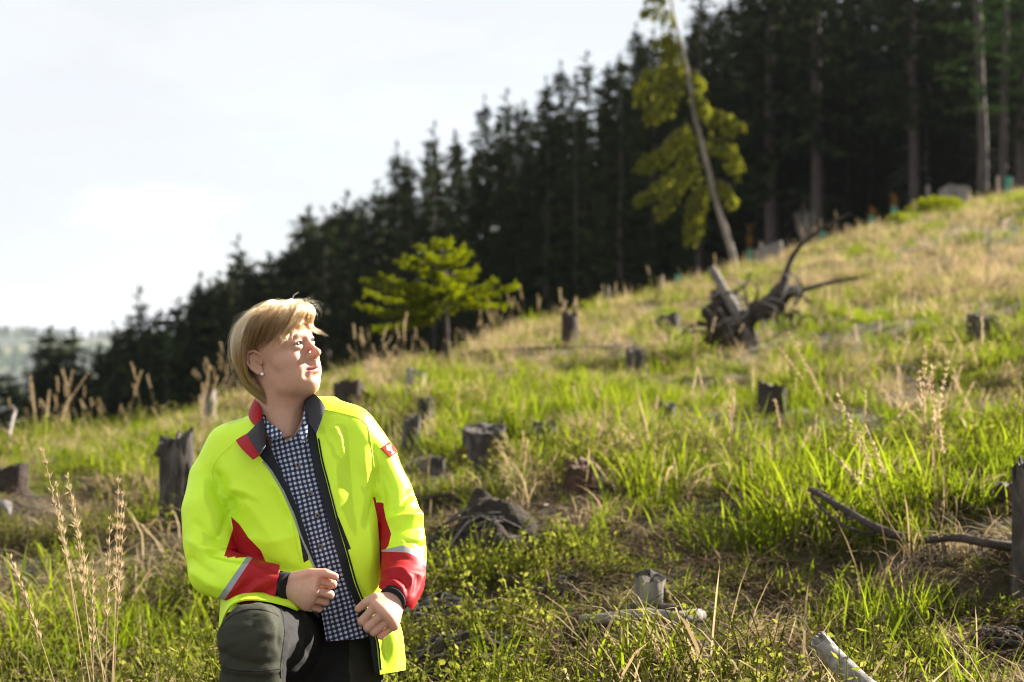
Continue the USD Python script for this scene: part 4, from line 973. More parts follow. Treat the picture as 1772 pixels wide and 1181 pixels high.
# collar
def flap(name, rows, mat, t=.003, parent=None, nu=16, nv=12, **kw):
    sv, sf = sheet(rows, nu, nv); nn = normals(sv, sf)
    if nn[:, 1].mean() > 0: sf = sf[:, ::-1]
    return part(name, *solid(sv, sf, t), M[mat], parent or jacket, smooth=50, **kw)
flap("red_collar", [[P(443, 688, 3.53), P(447, 697, 3.49), P(455, 724, 3.455)], [P(436, 700, 3.53), P(440, 714, 3.47), P(452, 732, 3.44)], [P(430, 716, 3.53), P(434, 730, 3.465), P(446, 742, 3.42)]], "red")
flap("collar", [[P(455, 722, 3.455), P(459, 745, 3.42), P(460, 773, 3.385)], [P(441, 738, 3.43), P(448, 757, 3.39), P(455, 780, 3.368)], [P(427, 752, 3.43), P(436, 768, 3.385), P(449, 787, 3.362)]], "collar_grey")
flap("red_lapel", [[P(428, 751, 3.432), P(438, 768, 3.388), P(450, 787, 3.365)], [P(417, 757, 3.436), P(430, 776, 3.386), P(443, 792, 3.362)], [P(408, 763, 3.44), P(421, 781, 3.39), P(437, 796, 3.362)]], "red")
flap("collar", [[P(527, 684, 3.50), P(541, 682, 3.475), P(553, 691, 3.455), P(563, 706, 3.44)], [P(526, 706, 3.475), P(537, 708, 3.445), P(549, 715, 3.42), P(557, 726, 3.405)], [P(527, 728, 3.45), P(535, 734, 3.42), P(541, 742, 3.395), P(547, 752, 3.38)]], "collar_grey")
flap("collar", [[P(446, 692, 3.54), P(470, 684, 3.60), P(500, 682, 3.61), P(532, 682, 3.53)], [P(444, 708, 3.54), P(470, 702, 3.605), P(500, 700, 3.615), P(538, 700, 3.53)], [P(446, 726, 3.53), P(470, 722, 3.61), P(500, 720, 3.62), P(545, 716, 3.52)]], "collar_grey")

flap("front_hem", [[P(385, 1012, 3.43), P(420, 1012, 3.395), P(460, 1012, 3.378), P(500, 1010, 3.372), P(540, 1006, 3.372)], [P(381, 1050, 3.40), P(408, 1032, 3.31), P(445, 1026, 3.275), P(485, 1030, 3.28), P(526, 1040, 3.33)],
      [P(378, 1090, 3.36), P(396, 1052, 3.25), P(438, 1037, 3.185), P(482, 1044, 3.20), P(515, 1060, 3.27)]], "yellow", .004, jacket, 26, 14)
# ---- shirt
GING = usdkit.material(stage, "/World/Looks/gingham", {
    "tc": ("texture_coordinate", {}), "nz": ("noise_texture", {"scale": 9, "detail": 2}), "ad": ("mix_vector", {"fac": .012}), "mp": ("mapping", {"rotation": (0, math.radians(14.0), 0), "scale": (1 / .0112,) * 3}),
    "sx": ("separate_xyz", {}), "fx": ("math", {"math_type": "fraction"}), "fz": ("math", {"math_type": "fraction"}), "gx": ("math", {"math_type": "greater_than", "value2": .5}), "gz": ("math", {"math_type": "greater_than", "value2": .5}),
    "s": ("math", {"math_type": "add"}), "h": ("math", {"math_type": "multiply", "value2": .5}), "r": ("rgb_ramp", {"interpolate": False, "ramp": [(0, (.46, .48, .54)), (.33, (.06, .075, .13)), (.75, (.012, .015, .035))]}),
    "p": ("principled_bsdf", {"roughness": .85, "specular_ior_level": .2})},
    [("tc.object", "nz.vector"), ("tc.object", "ad.a"), ("nz.color", "ad.b"), ("ad.result", "mp.vector"), ("mp.vector", "sx.vector"), ("sx.x", "fx.value1"), ("sx.z", "fz.value1"), ("fx.value", "gx.value1"), ("fz.value", "gz.value1"), ("gx.value", "s.value1"), ("gz.value", "s.value2"),
     ("s.value", "h.value1"), ("h.value", "r.fac"), ("r.color", "p.base_color")], surface="p.BSDF")
S_ = Field([P(400, 0, 3.5)[0], 3.34, rowz(1125)], [P(690, 0, 3.5)[0], 3.7, rowz(700)], .005)
S_.put(loft([(py_, cx_ + (2 if py_ < 1000 else 14), cy_, max(a_ - .022, .05) * (1 if py_ < 1000 else .85), max(b_ - .018, .045)) for py_, cx_, cy_, a_, b_ in TORSO]), S_.lo, S_.lo + S_.h * S_.n)
sv, sf = S_.mesh(2); sn = normals(sv, sf)
sv = creases(sv, sn, [([(500, 770), (530, 850), (545, 930)], 7, -3), ([(520, 790), (545, 860), (556, 930)], 6, 3), ([(545, 980), (570, 1040), (585, 1105)], 7, 4), ([(565, 960), (592, 1030), (612, 1105)], 7, -5), ([(575, 930), (605, 1010), (630, 1100)], 7, 4), ([(497, 752), (515, 805), (537, 858), (549, 905), (556, 950), (572, 1040), (584, 1105)], 4, 2.5)])
shirt = (sv, sf, [normals(sv, sf)])
shirt = cutby(shirt, seam(lambda X, Y, vv, ex: np.interp(X, [540, 566, 600, 640, 680], [1104, 1111, 1109, 1104, 1096]) - Y))[0]
shirt = cutby(shirt, seam(lambda X, Y, vv, ex: np.where(vv[:, 1] < 3.5, X - np.interp(Y, [950, 985, 1112], [470, 543, 565]), 9)))[0]
shirt = cutby(shirt, seam(lambda X, Y, vv, ex: Y - np.where(vv[:, 1] < 3.52, np.interp(X, [450, 472, 497, 512, 528, 545], [718, 738, 766, 752, 732, 716]), 715)))[0]
shirt_o = part("shirt", *solid(*glue(shirt), .0015), GING, smooth=50, label="blue and white checked shirt worn loose under the jacket")
M["gingham"] = GING
flap("shirt_collar", [[P(455, 722, 3.462), P(459, 742, 3.43), P(468, 760, 3.405)], [P(462, 728, 3.452), P(472, 745, 3.415), P(484, 757, 3.392)], [P(466, 733, 3.450), P(480, 742, 3.412), P(489, 748, 3.392)]], "gingham", .002, shirt_o)
flap("shirt_collar", [[P(527, 704, 3.452), P(524, 725, 3.43), P(517, 750, 3.40)], [P(530, 722, 3.435), P(528, 742, 3.412), P(522, 762, 3.392)], [P(533, 738, 3.425), P(532, 752, 3.405), P(529, 768, 3.392)]], "gingham", .002, shirt_o)
M["horn"] = rough_mat("horn_button", [(.3, (.10, .08, .05)), (.7, (.24, .20, .14))], 60, .4)
sT = trimesh.Trimesh(shirt[0], shirt[1], process=False)
for bx_, by_ in ((516, 806), (537, 855), (549, 893), (555, 947)):
    o_, d_ = np.array([0, 0, CAM_H]), P(bx_, by_, 3.3) - [0, 0, CAM_H]; loc, _, _ = sT.ray.intersects_location([o_], [d_ / np.linalg.norm(d_)], multiple_hits=False)
    if len(loc):
        k = np.argmin(np.linalg.norm(shirt[0] - loc[0], axis=1)); nn = shirt[2][0][k]
        tv, tf = tube([loc[0] - nn * .001, loc[0] + nn * .0026, loc[0] + nn * .0030], [.0058, .0058, .0045], 14)
        rv, rf = tube([loc[0] + nn * .0030, loc[0] + nn * .0034], [.0032, .0028], 10); part("button", tv, tf, M["horn"], shirt_o); part("button_rim", rv, rf, M["collar_grey"], shirt_o)

# ---- trousers and boots
T = Field([P(360, 0, 3.1)[0] - .02, 2.86, -.02], [P(712, 0, 3.5)[0], 4.02, rowz(960)], .0062)
KNEE, SHIN = P(438, 1108, 3.06), P(437, 1245, 3.06)
gr = lambda x, y: float(land(x, y))
FOOT_R = np.array([SHIN[0] - .01, 3.08, gr(SHIN[0], 3.05) + .13]); HIP_L = P(594, 1112, 3.525)
KN_L = np.array([HIP_L[0] + .01, 3.40, gr(HIP_L[0], 3.4) + .085]); FOOT_L = np.array([KN_L[0] + .01, 3.86, gr(KN_L[0], 3.86) + .075])
T.ball(P(542, 1062, 3.535), (.172, .118, .135))
T.chain([P(505, 1112, 3.50), P(470, 1106, 3.28), KNEE], [.095, .086, .072], .03)
T.chain([KNEE, P(436, 1150, 3.055), SHIN, FOOT_R], [.072, .070, .066, .058], .012)
T.chain([HIP_L, KN_L], [.108, .078], .03); T.chain([KN_L, FOOT_L], [.074, .056], .015)
tv, tf = T.mesh(2); tn = normals(tv, tf)
tv = creases(tv, tn, [([(378, 1120), (400, 1140), (430, 1150), (480, 1146)], 6, -6), ([(376, 1160), (420, 1164), (486, 1160)], 3, 4), ([(488, 1060), (480, 1095), (486, 1140)], 6, -5), ([(450, 1048), (475, 1085), (483, 1130)], 8, 4), ([(400, 1050), (420, 1044), (450, 1050)], 7, -3), ([(380, 1170), (420, 1176), (480, 1172)], 5, -4), ([(500, 1080), (530, 1110), (540, 1150)], 8, -6), ([(600, 1130), (610, 1160), (612, 1181)], 9, 5)], 3.9)
tn = normals(tv, tf); tv = tv + tn * ((meshkit.fbm(tv * 11, 3, 13) - .5) * .018 + (meshkit.fbm(tv * [34, 34, 60], 3, 14) - .5) * .009)[:, None]
M["trouser"] = cloth("olive_grey_trouser", (0.027, 0.0275, 0.017), .9); M["trouser_dark"] = cloth("black_stretch_cloth", (0.007, 0.006, 0.006), .85)
t3 = (tv, tf, [normals(tv, tf)])
innerline = curve([(482, 1030), (484, 1060), (492, 1090), (490, 1120), (488, 1160), (490, 1400)])
knee_side, dark_side = cutby(t3, seam(lambda X, Y, vv, ex: np.where(vv[:, 1] < 3.38, innerline(Y) - X, np.where(X > 590, np.where(X > 606, 6, X - 606), -6))))
trousers = part("trousers", *glue(knee_side), M["trouser"], label="dark olive work trousers with black stretch inserts")
tk_ = trimesh.Trimesh(tv, tf, process=False)
for pts_ in ([(378, 1152), (400, 1160), (440, 1163), (486, 1158)], [(484, 1052), (492, 1090), (489, 1125), (486, 1175)], [(384, 1085), (410, 1062), (450, 1056), (482, 1068)]):
    qs = spline(np.array(pts_, float), 40); o_ = np.tile([0, 0, CAM_H], (40, 1)); d_ = np.array([P(a, b, 1.0) for a, b in qs]) - o_; d_ /= np.linalg.norm(d_, axis=1, keepdims=True); loc_, ri_, _ = tk_.ray.intersects_location(o_, d_, multiple_hits=False); l_ = loc_[np.argsort(ri_)]
    if len(l_) > 5: part("seam", *tube(l_, .0014, 5), M["trouser_dark"], trousers)
part("stretch_insert", *glue(dark_side), M["trouser_dark"], trousers)
M["boot"] = rough_mat("boot_leather", [(.3, (.02, .016, .012)), (.7, (.06, .045, .035))], 20, .6)
M["sole"] = rough_mat("boot_sole", [(.3, (.012, .012, .012)), (.7, (.03, .03, .03))], 20, .8)
for heel, toe in ((FOOT_R - [0, -.03, .07], FOOT_R + [-.01, -.20, -.09]), (FOOT_L + [0, -.02, -.01], FOOT_L + [.005, .06, -.065])):
    Bf = Field(np.minimum(heel, toe) - .20, np.maximum(heel, toe) + .20, .008)
    up = np.array([0, 0, .12]) if heel[1] < 3.4 else (KN_L - FOOT_L) / np.linalg.norm(KN_L - FOOT_L) * .12
    Bf.chain([heel + up, heel], [.062, .052]); Bf.chain([heel + [0, 0, -.015], toe], [.046, .042], .03)
    bv, bf = Bf.mesh(2); bo = part("boot", bv, bf, M["boot"])
    low = bv[:, 2].min(); bm = clip(bv, bf, (low + .022) - bv[:, 2], [normals(bv, bf)])[0]
    part("sole", bm[0] + bm[2][0] * .006, bm[1], M["sole"], bo)

# ---- skin: head, neck, chest, arms and hands in one body
HF = head_field(); hv, hf = HF.mesh(2)
def hand(wrist, mcps, pips, dips, tips, thumb, fr):
    pts = np.vstack([[wrist], mcps, pips, dips, tips, thumb]); Fd = Field(pts.min(0) - .035, pts.max(0) + .035, .0021)
    for m_, r in zip(mcps, (.0140, .0140, .0132, .0120)): Fd.chain([wrist, m_], [.0215, r], .010)
    Fd.chain([wrist, wrist + (wrist - np.mean(mcps, 0)) * .9], [.0235, .024], .012)
    for i in range(3): Fd.chain([mcps[i] * .5 + wrist * .5, (mcps[i] + mcps[i + 1]) / 2], [.015, .0115], .010)
    for m_, p_, d_, t_, r in zip(mcps, pips, dips, tips, fr):
        G = [m_, m_ * .45 + p_ * .55, p_, p_ * .5 + d_ * .5, d_, t_]; Fd.chain(G, [r * 1.16, r * .98, r * 1.06, r * .92, r * .95, r * .80], .0020)
        Fd.ball(m_ + (m_ - wrist) * .02, r * 1.12, .004)
    Fd.chain(thumb, [.018, .0125, .0105, .0085], .005)
    return Fd.mesh(1)
hR = hand(P(492, 1018, 3.295), np.array([P(545, 1004, 3.257), P(542, 1022, 3.250), P(537, 1037, 3.253), P(529, 1050, 3.262)]), np.array([P(576, 1012, 3.272), P(571, 1030, 3.270), P(563, 1043, 3.276), P(552, 1055, 3.282)]),
          np.array([P(570, 1014, 3.298), P(566, 1031, 3.297), P(559, 1044, 3.300), P(549, 1055, 3.303)]), np.array([P(552, 1014, 3.302), P(550, 1031, 3.300), P(546, 1043, 3.302), P(540, 1054, 3.304)]),
          np.array([P(508, 1004, 3.282), P(538, 994, 3.258), P(563, 993, 3.258), P(580, 999, 3.262)]), (.0096, .0098, .0090, .0080))
hL = hand(P(686, 1036, 3.295), np.array([P(651, 1048, 3.238), P(664, 1060, 3.234), P(675, 1072, 3.238), P(682, 1084, 3.248)]), np.array([P(626, 1076, 3.240), P(636, 1087, 3.236), P(646, 1095, 3.240), P(658, 1102, 3.247)]),
          np.array([P(627, 1080, 3.266), P(637, 1090, 3.263), P(648, 1097, 3.265), P(660, 1103, 3.269)]), np.array([P(641, 1072, 3.274), P(650, 1081, 3.272), P(660, 1089, 3.272), P(668, 1096, 3.274)]),
          np.array([P(672, 1040, 3.272), P(650, 1036, 3.250), P(633, 1044, 3.250), P(620, 1055, 3.256)]), (.0096, .0098, .0090, .0080))
Bd = Field([P(300, 0, 3.5)[0], 3.16, rowz(1028)], [P(745, 0, 3.5)[0], 3.68, rowz(690)], .009)
Bd.put(loft([(py_, cx_, cy_ + .004, max(a_ - .034, .045), max(b_ - .032, .04)) for py_, cx_, cy_, a_, b_ in TORSO]), Bd.lo, Bd.lo + Bd.h * Bd.n)
for S in (SLEEVE_R, SLEEVE_L): Bd.chain(S[0][:-1] + [S[0][-1] + (S[0][-1] - S[0][-2]) * .25], [r * .60 for r in S[1][:-1]] + [.025], .02)
bv, bf = Bd.mesh(2)
import manifold3d
def as_manifold(v_, f_): return manifold3d.Manifold(manifold3d.Mesh(np.asarray(v_, np.float32), np.asarray(f_, np.uint32)))
whole = None
pieces = [(H(hv), hf), (bv, bf), hR, hL]
try:
    ms = [as_manifold(*x) for x in pieces]
    if all(x.status() == manifold3d.Error.NoError and not x.is_empty() for x in ms):
        u = ms[1]
        for x in (ms[0], ms[2], ms[3]): u = u + x
        mm = u.to_mesh(); whole = (np.array(mm.vert_properties[:, :3], float), np.array(mm.tri_verts, int))
    else: print("manifold:", [x.status() for x in ms])
except Exception as e_: print("manifold failed", e_)
if whole is None:
    mb = MB(); [mb.add(*x) for x in pieces]; whole = mb.mesh()
# tint: lips, brows, flush of the cheeks
loc = to_head(whole[0]); base_c = np.array([.44, .25, .175])
tint = np.tile(base_c, (len(loc), 1)); far_ = np.linalg.norm(loc, axis=1) > .22
def wash(w, c): 
    global tint
    w = np.where(far_, 0, w)[:, None]; tint = tint * (1 - w) + np.array(c) * w
y_ = loc[:, 1]; kk = (y_ / .0340) ** 2
lip = np.exp(-((loc[:, 2] + .0458 - .0085 * kk) / .0105) ** 4) * (loc[:, 0] > .070) * ss(1.08 - kk, 0, .25)
wash(.85 * lip, (.30, .085, .075))
for s_ in (-1, 1):
    wash(.28 * np.exp(-(np.linalg.norm((loc - [.072, s_ * .046, -.020]) / [.03, .022, .02], axis=1)) ** 2), (.36, .14, .105))
    br = np.abs(loc[:, 2] - .0485 - .004 * np.cos((y_ * s_ - .028) / .016) + .004) ; wash(.55 * np.exp(-(br / .0028) ** 2) * ss(y_ * s_, .008, .016) * (1 - ss(y_ * s_, .042, .050)) * (loc[:, 0] > .05), (.16, .095, .05))
    wash(.5 * np.exp(-(np.linalg.norm((loc - EYE(s_) - [.012, 0, .0045]) / [.02, .0135, .0028], axis=1)) ** 4), (.12, .07, .05))
    wash(.25 * np.exp(-(np.linalg.norm((loc - [-.020, s_ * .078, .01]) / [.025, .014, .035], axis=1)) ** 2), (.38, .15, .11))
wash(.2 * np.exp(-(np.linalg.norm((loc - [.111, 0, -.015]) / .016, axis=1)) ** 2), (.36, .15, .11))
M["skin"] = usdkit.material(stage, "/World/Looks/skin", {
    "a": ("attribute", {"attribute": "tint"}), "tc": ("texture_coordinate", {}), "n": ("noise_texture", {"scale": 170, "detail": 6, "roughness": .7}), "hs": ("hsv", {}), "mr": ("map_range", {"from_min": .3, "from_max": .7, "to_min": .91, "to_max": 1.09}),
    "n2": ("noise_texture", {"scale": 700, "detail": 3}), "b": ("bump", {"strength": .35, "distance": .0008}),
    "p": ("principled_bsdf", {"roughness": .52, "specular_ior_level": .3, "subsurface_weight": .10, "subsurface_scale": .006, "subsurface_radius": (1, .35, .2)})},
    [("tc.object", "n.vector"), ("tc.object", "n2.vector"), ("n.fac", "mr.value"), ("mr.result", "hs.value"), ("a.color", "hs.color"), ("hs.color", "p.base_color"), ("n2.fac", "b.height"), ("b.normal", "p.normal")], surface="p.BSDF")
body_o = part("body", *whole, M["skin"], color=tint)
M["eye_white"] = usdkit.material(stage, "/World/Looks/eye_white", {"p": ("principled_bsdf", {"base_color": (.28, .255, .24), "roughness": .4, "specular_ior_level": .2})}, [], surface="p.BSDF")
M["iris"] = usdkit.material(stage, "/World/Looks/iris", {"p": ("principled_bsdf", {"base_color": (.008, .008, .008), "roughness": .4, "specular_ior_level": .12})}, [], surface="p.BSDF")
M["tooth"] = usdkit.material(stage, "/World/Looks/tooth", {"p": ("principled_bsdf", {"base_color": (.72, .67, .58), "roughness": .25})}, [], surface="p.BSDF")
M["pearl"] = usdkit.material(stage, "/World/Looks/pearl", {"p": ("principled_bsdf", {"base_color": (.80, .78, .72), "roughness": .2, "coat_weight": .6})}, [], surface="p.BSDF")
for s_ in (-1, 1):
    sp = trimesh.creation.icosphere(4, .01268); q_ = np.array(sp.vertices); g_ = np.array([1, -.02, .10]); g_ /= np.linalg.norm(g_)
    ir, wh = clip(q_, np.array(sp.faces), q_ @ g_ / .01268 - .845)
    eo = part("eye", H(wh[0] + EYE(s_)), wh[1], M["eye_white"], body_o); part("iris", H(ir[0] * 1.015 + EYE(s_)), ir[1], M["iris"], body_o)
    yy_ = np.linspace(-.0125, .0132, 12); uu_ = np.clip(1 - (yy_ / .0150) ** 2, 0, 1); zz_ = .0004 + .05 * yy_ + .0012 * uu_ + .0037 * uu_ ** .6
    xx_ = np.sqrt(np.maximum(.0150 ** 2 - yy_ ** 2 - zz_ ** 2, 1e-6)); part("eyelashes", *tube(H(EYE(s_) + np.stack([xx_, yy_ * s_, zz_], 1)), np.interp(yy_, [-.0125, 0, .0132], [.0005, .0011, .0007]), 6), M["iris"], body_o)
tm = trimesh.creation.icosphere(4, 1.0); part("teeth", H(np.array(tm.vertices) * [.013, .027, .0062] + [.0733, 0, -.0425]), np.array(tm.faces), M["tooth"], body_o)
ea = trimesh.creation.icosphere(3, .0042); part("pearl_earring", H(np.array(ea.vertices) + [-.010, -.0795, -.020]), np.array(ea.faces), M["pearl"], body_o)

# ---- hair
for nm, c_ in (("blond_hair", (.21, .122, .05)), ("dark_blond_hair", (.055, .028, .011)), ("light_blond_hair", (.42, .28, .135))):
    M[nm] = usdkit.material(stage, "/World/Looks/" + nm, {"h": ("principled_hair_bsdf", {"model": "Chiang", "parametrization": "Direct coloring", "color": c_, "roughness": .34, "radial_roughness": .45})}, [], surface="h.BSDF")
M["hair_cap"] = rough_mat("hair_underlayer", [(.3, (.14, .085, .04)), (.7, (.34, .23, .11))], 60, .6, stretch=(1, 1, .2))
cv, cf = hair_cap(); hair_o = part("hair", H(cv), cf, M["hair_cap"], body_o, label="short side swept blond hair tucked behind the ear")
X, pts, tone = make_hair(np.random.default_rng(3))
for ti, nm in enumerate(("blond_hair", "dark_blond_hair", "light_blond_hair")):
    Q = X[tone == ti]; thin = np.where(np.linalg.norm(np.diff(Q, axis=1), axis=2).sum(1) < 0, 1, 1)
    bc = UsdGeom.BasisCurves.Define(stage, numbered(path_of(woman) + "/hair_strands"))
    bc.CreateTypeAttr("linear"); bc.CreateCurveVertexCountsAttr(Vt.IntArray.FromNumpy(np.full(len(Q), pts, np.int32)))
    bc.CreatePointsAttr(Vt.Vec3fArray.FromNumpy((H(Q.reshape(-1, 3)) - BASE).astype(np.float32)))
    bc.CreateWidthsAttr(Vt.FloatArray.FromNumpy((np.tile(np.linspace(1, .35, pts), len(Q)) * .00055).astype(np.float32))); bc.SetWidthsInterpolation("vertex")
    UsdShade.MaterialBindingAPI.Apply(bc.GetPrim()).Bind(M[nm]); bc.GetPrim().SetCustomDataByKey("kind", "stuff")
# ------------------------------------------------------------------ stumps, roots, wood, guards on the clearcut
PX = lambda d: d / FPX                                        # metres per photograph pixel at distance d
def stump(px, base, wpx, hpx, d, label, bark="stump_bark", top="stump_bark", flare=.35, seed=0, moss=None, tilt=0.0, slant=.2, ragged=.22, name="tree_stump"):
    if d is None: base, hpx, wpx = base + 9, hpx + 11, wpx * 1.15
    g = hit(px, base) if d is None else on_land(px, d); d = g[1]; r, h = wpx * PX(d) / 2, hpx * PX(d)
    for dy in (0, r + .08, r + .25, r + .45): STUMPS.append((g[0] * (1 - dy / d), g[1] - dy, max(r * 1.35, .14) if dy < .5 else r))
    t = thing(name, label, "stump", g, seed * 1.3)
    n, m = (44, 24) if wpx > 40 else (30, 16); a = np.arange(n) * 2 * np.pi / n; rng = np.random.default_rng(seed)
    lob = sum(rng.uniform(.3, 1) * np.cos(k * a + rng.uniform(0, 6.28)) for k in (3, 4, 5)) / 2.4
    V = []
    for k, u in enumerate(np.linspace(0, 1, m)):
        z = -.10 + (h + .10) * u; fl = flare * np.exp(-u * 5) * (1 + .8 * lob); rr = r * (1 + fl + .05 * lob)
        q = np.stack([np.cos(a), np.sin(a), np.full(n, u)], 1)
        rr = rr * (1 + .30 * (meshkit.fbm(q * [2.6, 2.6, 1.2] + seed, 3, seed) - .5) + .20 * (meshkit.noise(np.stack([np.cos(a) * 4, np.sin(a) * 4, np.full(n, u * .8)], 1), seed) - .5) + .13 * (meshkit.noise(np.stack([np.cos(a) * 11, np.sin(a) * 11, np.full(n, u * 3)], 1), seed + 5) - .5))
        zz = z + (slant * r * np.cos(a + seed) + ragged * h * 2.2 * (meshkit.fbm(np.stack([np.cos(a) * 2.6, np.sin(a) * 2.6, a * 0 + seed], 1), 3, seed) - .5)) * ss(u, .75, 1)
        V.append(np.stack([rr * np.cos(a) + tilt * z, rr * np.sin(a), zz], 1))
    V = np.vstack(V); i, j = np.meshgrid(np.arange(m - 1), np.arange(n), indexing="ij")
    F = np.stack([i * n + j, i * n + (j + 1) % n, (i + 1) * n + (j + 1) % n, (i + 1) * n + j], -1).reshape(-1, 4)
    obj("bark", (V, F), M[bark], t, smooth=35)
    rim = V[-n:]; c = rim.mean(0); mid = c + (rim - c) * .5 + [0, 0, .004]
    C = np.vstack([rim * [1, 1, 1] + [0, 0, .002], mid + np.c_[np.zeros((n, 2)), rng.normal(0, .006, n)], [c + [0, 0, -.004]]]); k = np.arange(n); k1 = (k + 1) % n
    obj("cut_face", (C, np.vstack([np.stack([k, k1, n + k1], 1), np.stack([k, n + k1, n + k], 1), np.stack([n + k, n + k1, np.full(n, 2 * n)], 1)])), M[top], t, smooth=30)
    if moss:
        for side, w in moss:
            S = Field((-r * 3, -r * 3, -.1), (r * 3, r * 3, h * 1.1), max(r * .09, .008)); cx = np.array([math.cos(side - seed * 1.3), math.sin(side - seed * 1.3)]) * r
            S.chain([[cx[0] * .75, cx[1] * .75, h * .8], [cx[0] * 1.2, cx[1] * 1.2, h * .35], [cx[0] * 2.1, cx[1] * 2.1, -.03]], [r * .30 * w, r * .42 * w, r * .30 * w])
            mv, mf = S.mesh(1); mv = mv + normals(mv, mf) * ((meshkit.fbm(mv * 30 / max(r * 8, .3), 3, seed) - .5) * r * .5)[:, None]; obj("mossy_root", (mv, mf), M["moss"], t, smooth=True)
    return t
R0 = 0.0
st = stump(306, 905, 50, 140, None, "tall grey stump with a short side branch left of the kneeling woman", seed=1, flare=.12, slant=.1)
gst = np.array(st.GetAttribute("xformOp:translate").Get()); dd = gst[1]; w = Rotation.from_euler("z", -1.3).as_matrix()
bq = np.array([[0, 0, 120 * PX(dd)], [-20 * PX(dd), -.01, 132 * PX(dd)], [-32 * PX(dd), -.015, 138 * PX(dd)]]) @ w.T
obj("branch_stub", tube(bq, [.05, .042, .045], 10, .15, 3), M["stump_bark"], st, smooth=40)
stump(708, 772, 26, 44, None, "small dark stump just right of the woman's shoulder badge", seed=2, flare=.1, tilt=-.12)
stump(737, 732, 22, 36, None, "small pale grey stump behind the dark one near the woman's shoulder", seed=3, flare=.08)
stump(838, 806, 62, 60, None, "large rotten stump with mossy roots right of the woman", seed=4, flare=.5, moss=[(-.35, 1.0), (-1.0, .8), (3.6, .7)], ragged=.12)
stump(941, 782, 36, 42, None, "mid sized dark stump with a mossy flank right of the large rotten one", seed=5, flare=.25, moss=[(-.3, 1.0)])
stump(1004, 840, 48, 32, None, "low reddish brown rotten stump below the mossy pair", bark="red_rot", top="red_rot", seed=6, flare=.4, ragged=.3)
stump(1127, 1062, 44, 58, None, "pale cracked stump with an orange mossy side in the lower middle", bark="grey_wood", seed=7, flare=.15, moss=[(-.15, .9)], ragged=.1)
stump(1155, 742, 26, 36, None, "small dark stump alone in the bright grass at the centre", seed=8, flare=.1)
stump(1702, 582, 48, 32, None, "broad dark stump in the green grass at the far right", seed=9, flare=.3)
stump(1099, 638, 28, 28, None, "small weathered stump far up the slope below the uprooted root", seed=10, flare=.1)
stump(756, 812, 26, 16, None, "very low dark stump beside the foot of the large rotten stump", seed=11, flare=.3)
stump(720, 672, 30, 26, None, "low grey stump far behind the woman's shoulder", bark="grey_wood", seed=12, flare=.2)
stump(1337, 706, 42, 32, None, "charred dark stump half hidden in grass right of the centre", bark="dark_wood", top="dark_wood", seed=13, flare=.35, ragged=.25)
stump(985, 586, 24, 42, None, "dark forked stump on the slope under the forest edge", bark="dark_wood", top="dark_wood", seed=14, flare=.1, ragged=.3)
stump(1652, 372, 52, 26, 39.0, "big pale cut stump standing on the ridge before the forest", bark="grey_wood", top="cut_wood", seed=15, flare=.4, slant=.5)
stump(604, 694, 44, 26, None, "low dark stump with yellowish side just behind the woman's shoulder", bark="dark_wood", seed=16, flare=.3, moss=[(-.2, .8)])
stump(1752, 868, 46, 26, None, "brown broken stump cut by the right picture edge", bark="red_rot", top="grey_wood", seed=17, flare=.4, ragged=.3)
stump(1157, 560, 34, 12, None, "flat grey stump far up the slope left of the uprooted root", seed=18, flare=.2)
stump(22, 846, 44, 34, None, "dark stump at the left picture edge", bark="dark_wood", seed=19, flare=.3)
stump(1330, 446, 40, 18, None, "grey stump on the ridge right of the leaning tree", bark="grey_wood", seed=20, flare=.4, slant=.4)
stump(360, 722, 22, 40, None, "thin weathered stub behind the woman's back", bark="grey_wood", seed=21, flare=.1)

def rock(px, py, wpx, hpx, label, seed, mat="stone"):
    g = hit(px, py); d = g[1]; s = trimesh.creation.icosphere(3); v = np.array(s.vertices)
    v = v * (1 + .5 * (meshkit.fbm(v * 1.4 + seed, 3, seed) - .5))[:, None]; v = np.clip(v, -.8, .85) * [wpx * PX(d) / 1.7, wpx * PX(d) / 2, hpx * PX(d) / 1.5]
    t = obj("rock", (v + g + [0, 0, hpx * PX(d) * .3], np.array(s.faces)), M[mat], smooth=40, label=label, cat="rock")
rock(1050, 768, 26, 16, "pale rounded rock right of the dark stumps", 3)
rock(6, 892, 26, 26, "light grey rock at the left picture edge", 4)
rock(276, 1166, 40, 30, "small dark rock in the grass left of the woman's knee", 5, "soil")

def limb(mb_or_none, pts, r0, r1, sides=9, rough=.25, seed=0, n=24):
    q = spline(pts, n); return tube(q, np.linspace(r0, r1, n) if np.ndim(r0) == 0 else np.interp(np.linspace(0, 1, n), np.linspace(0, 1, len(r0)), r0), sides, rough, seed)
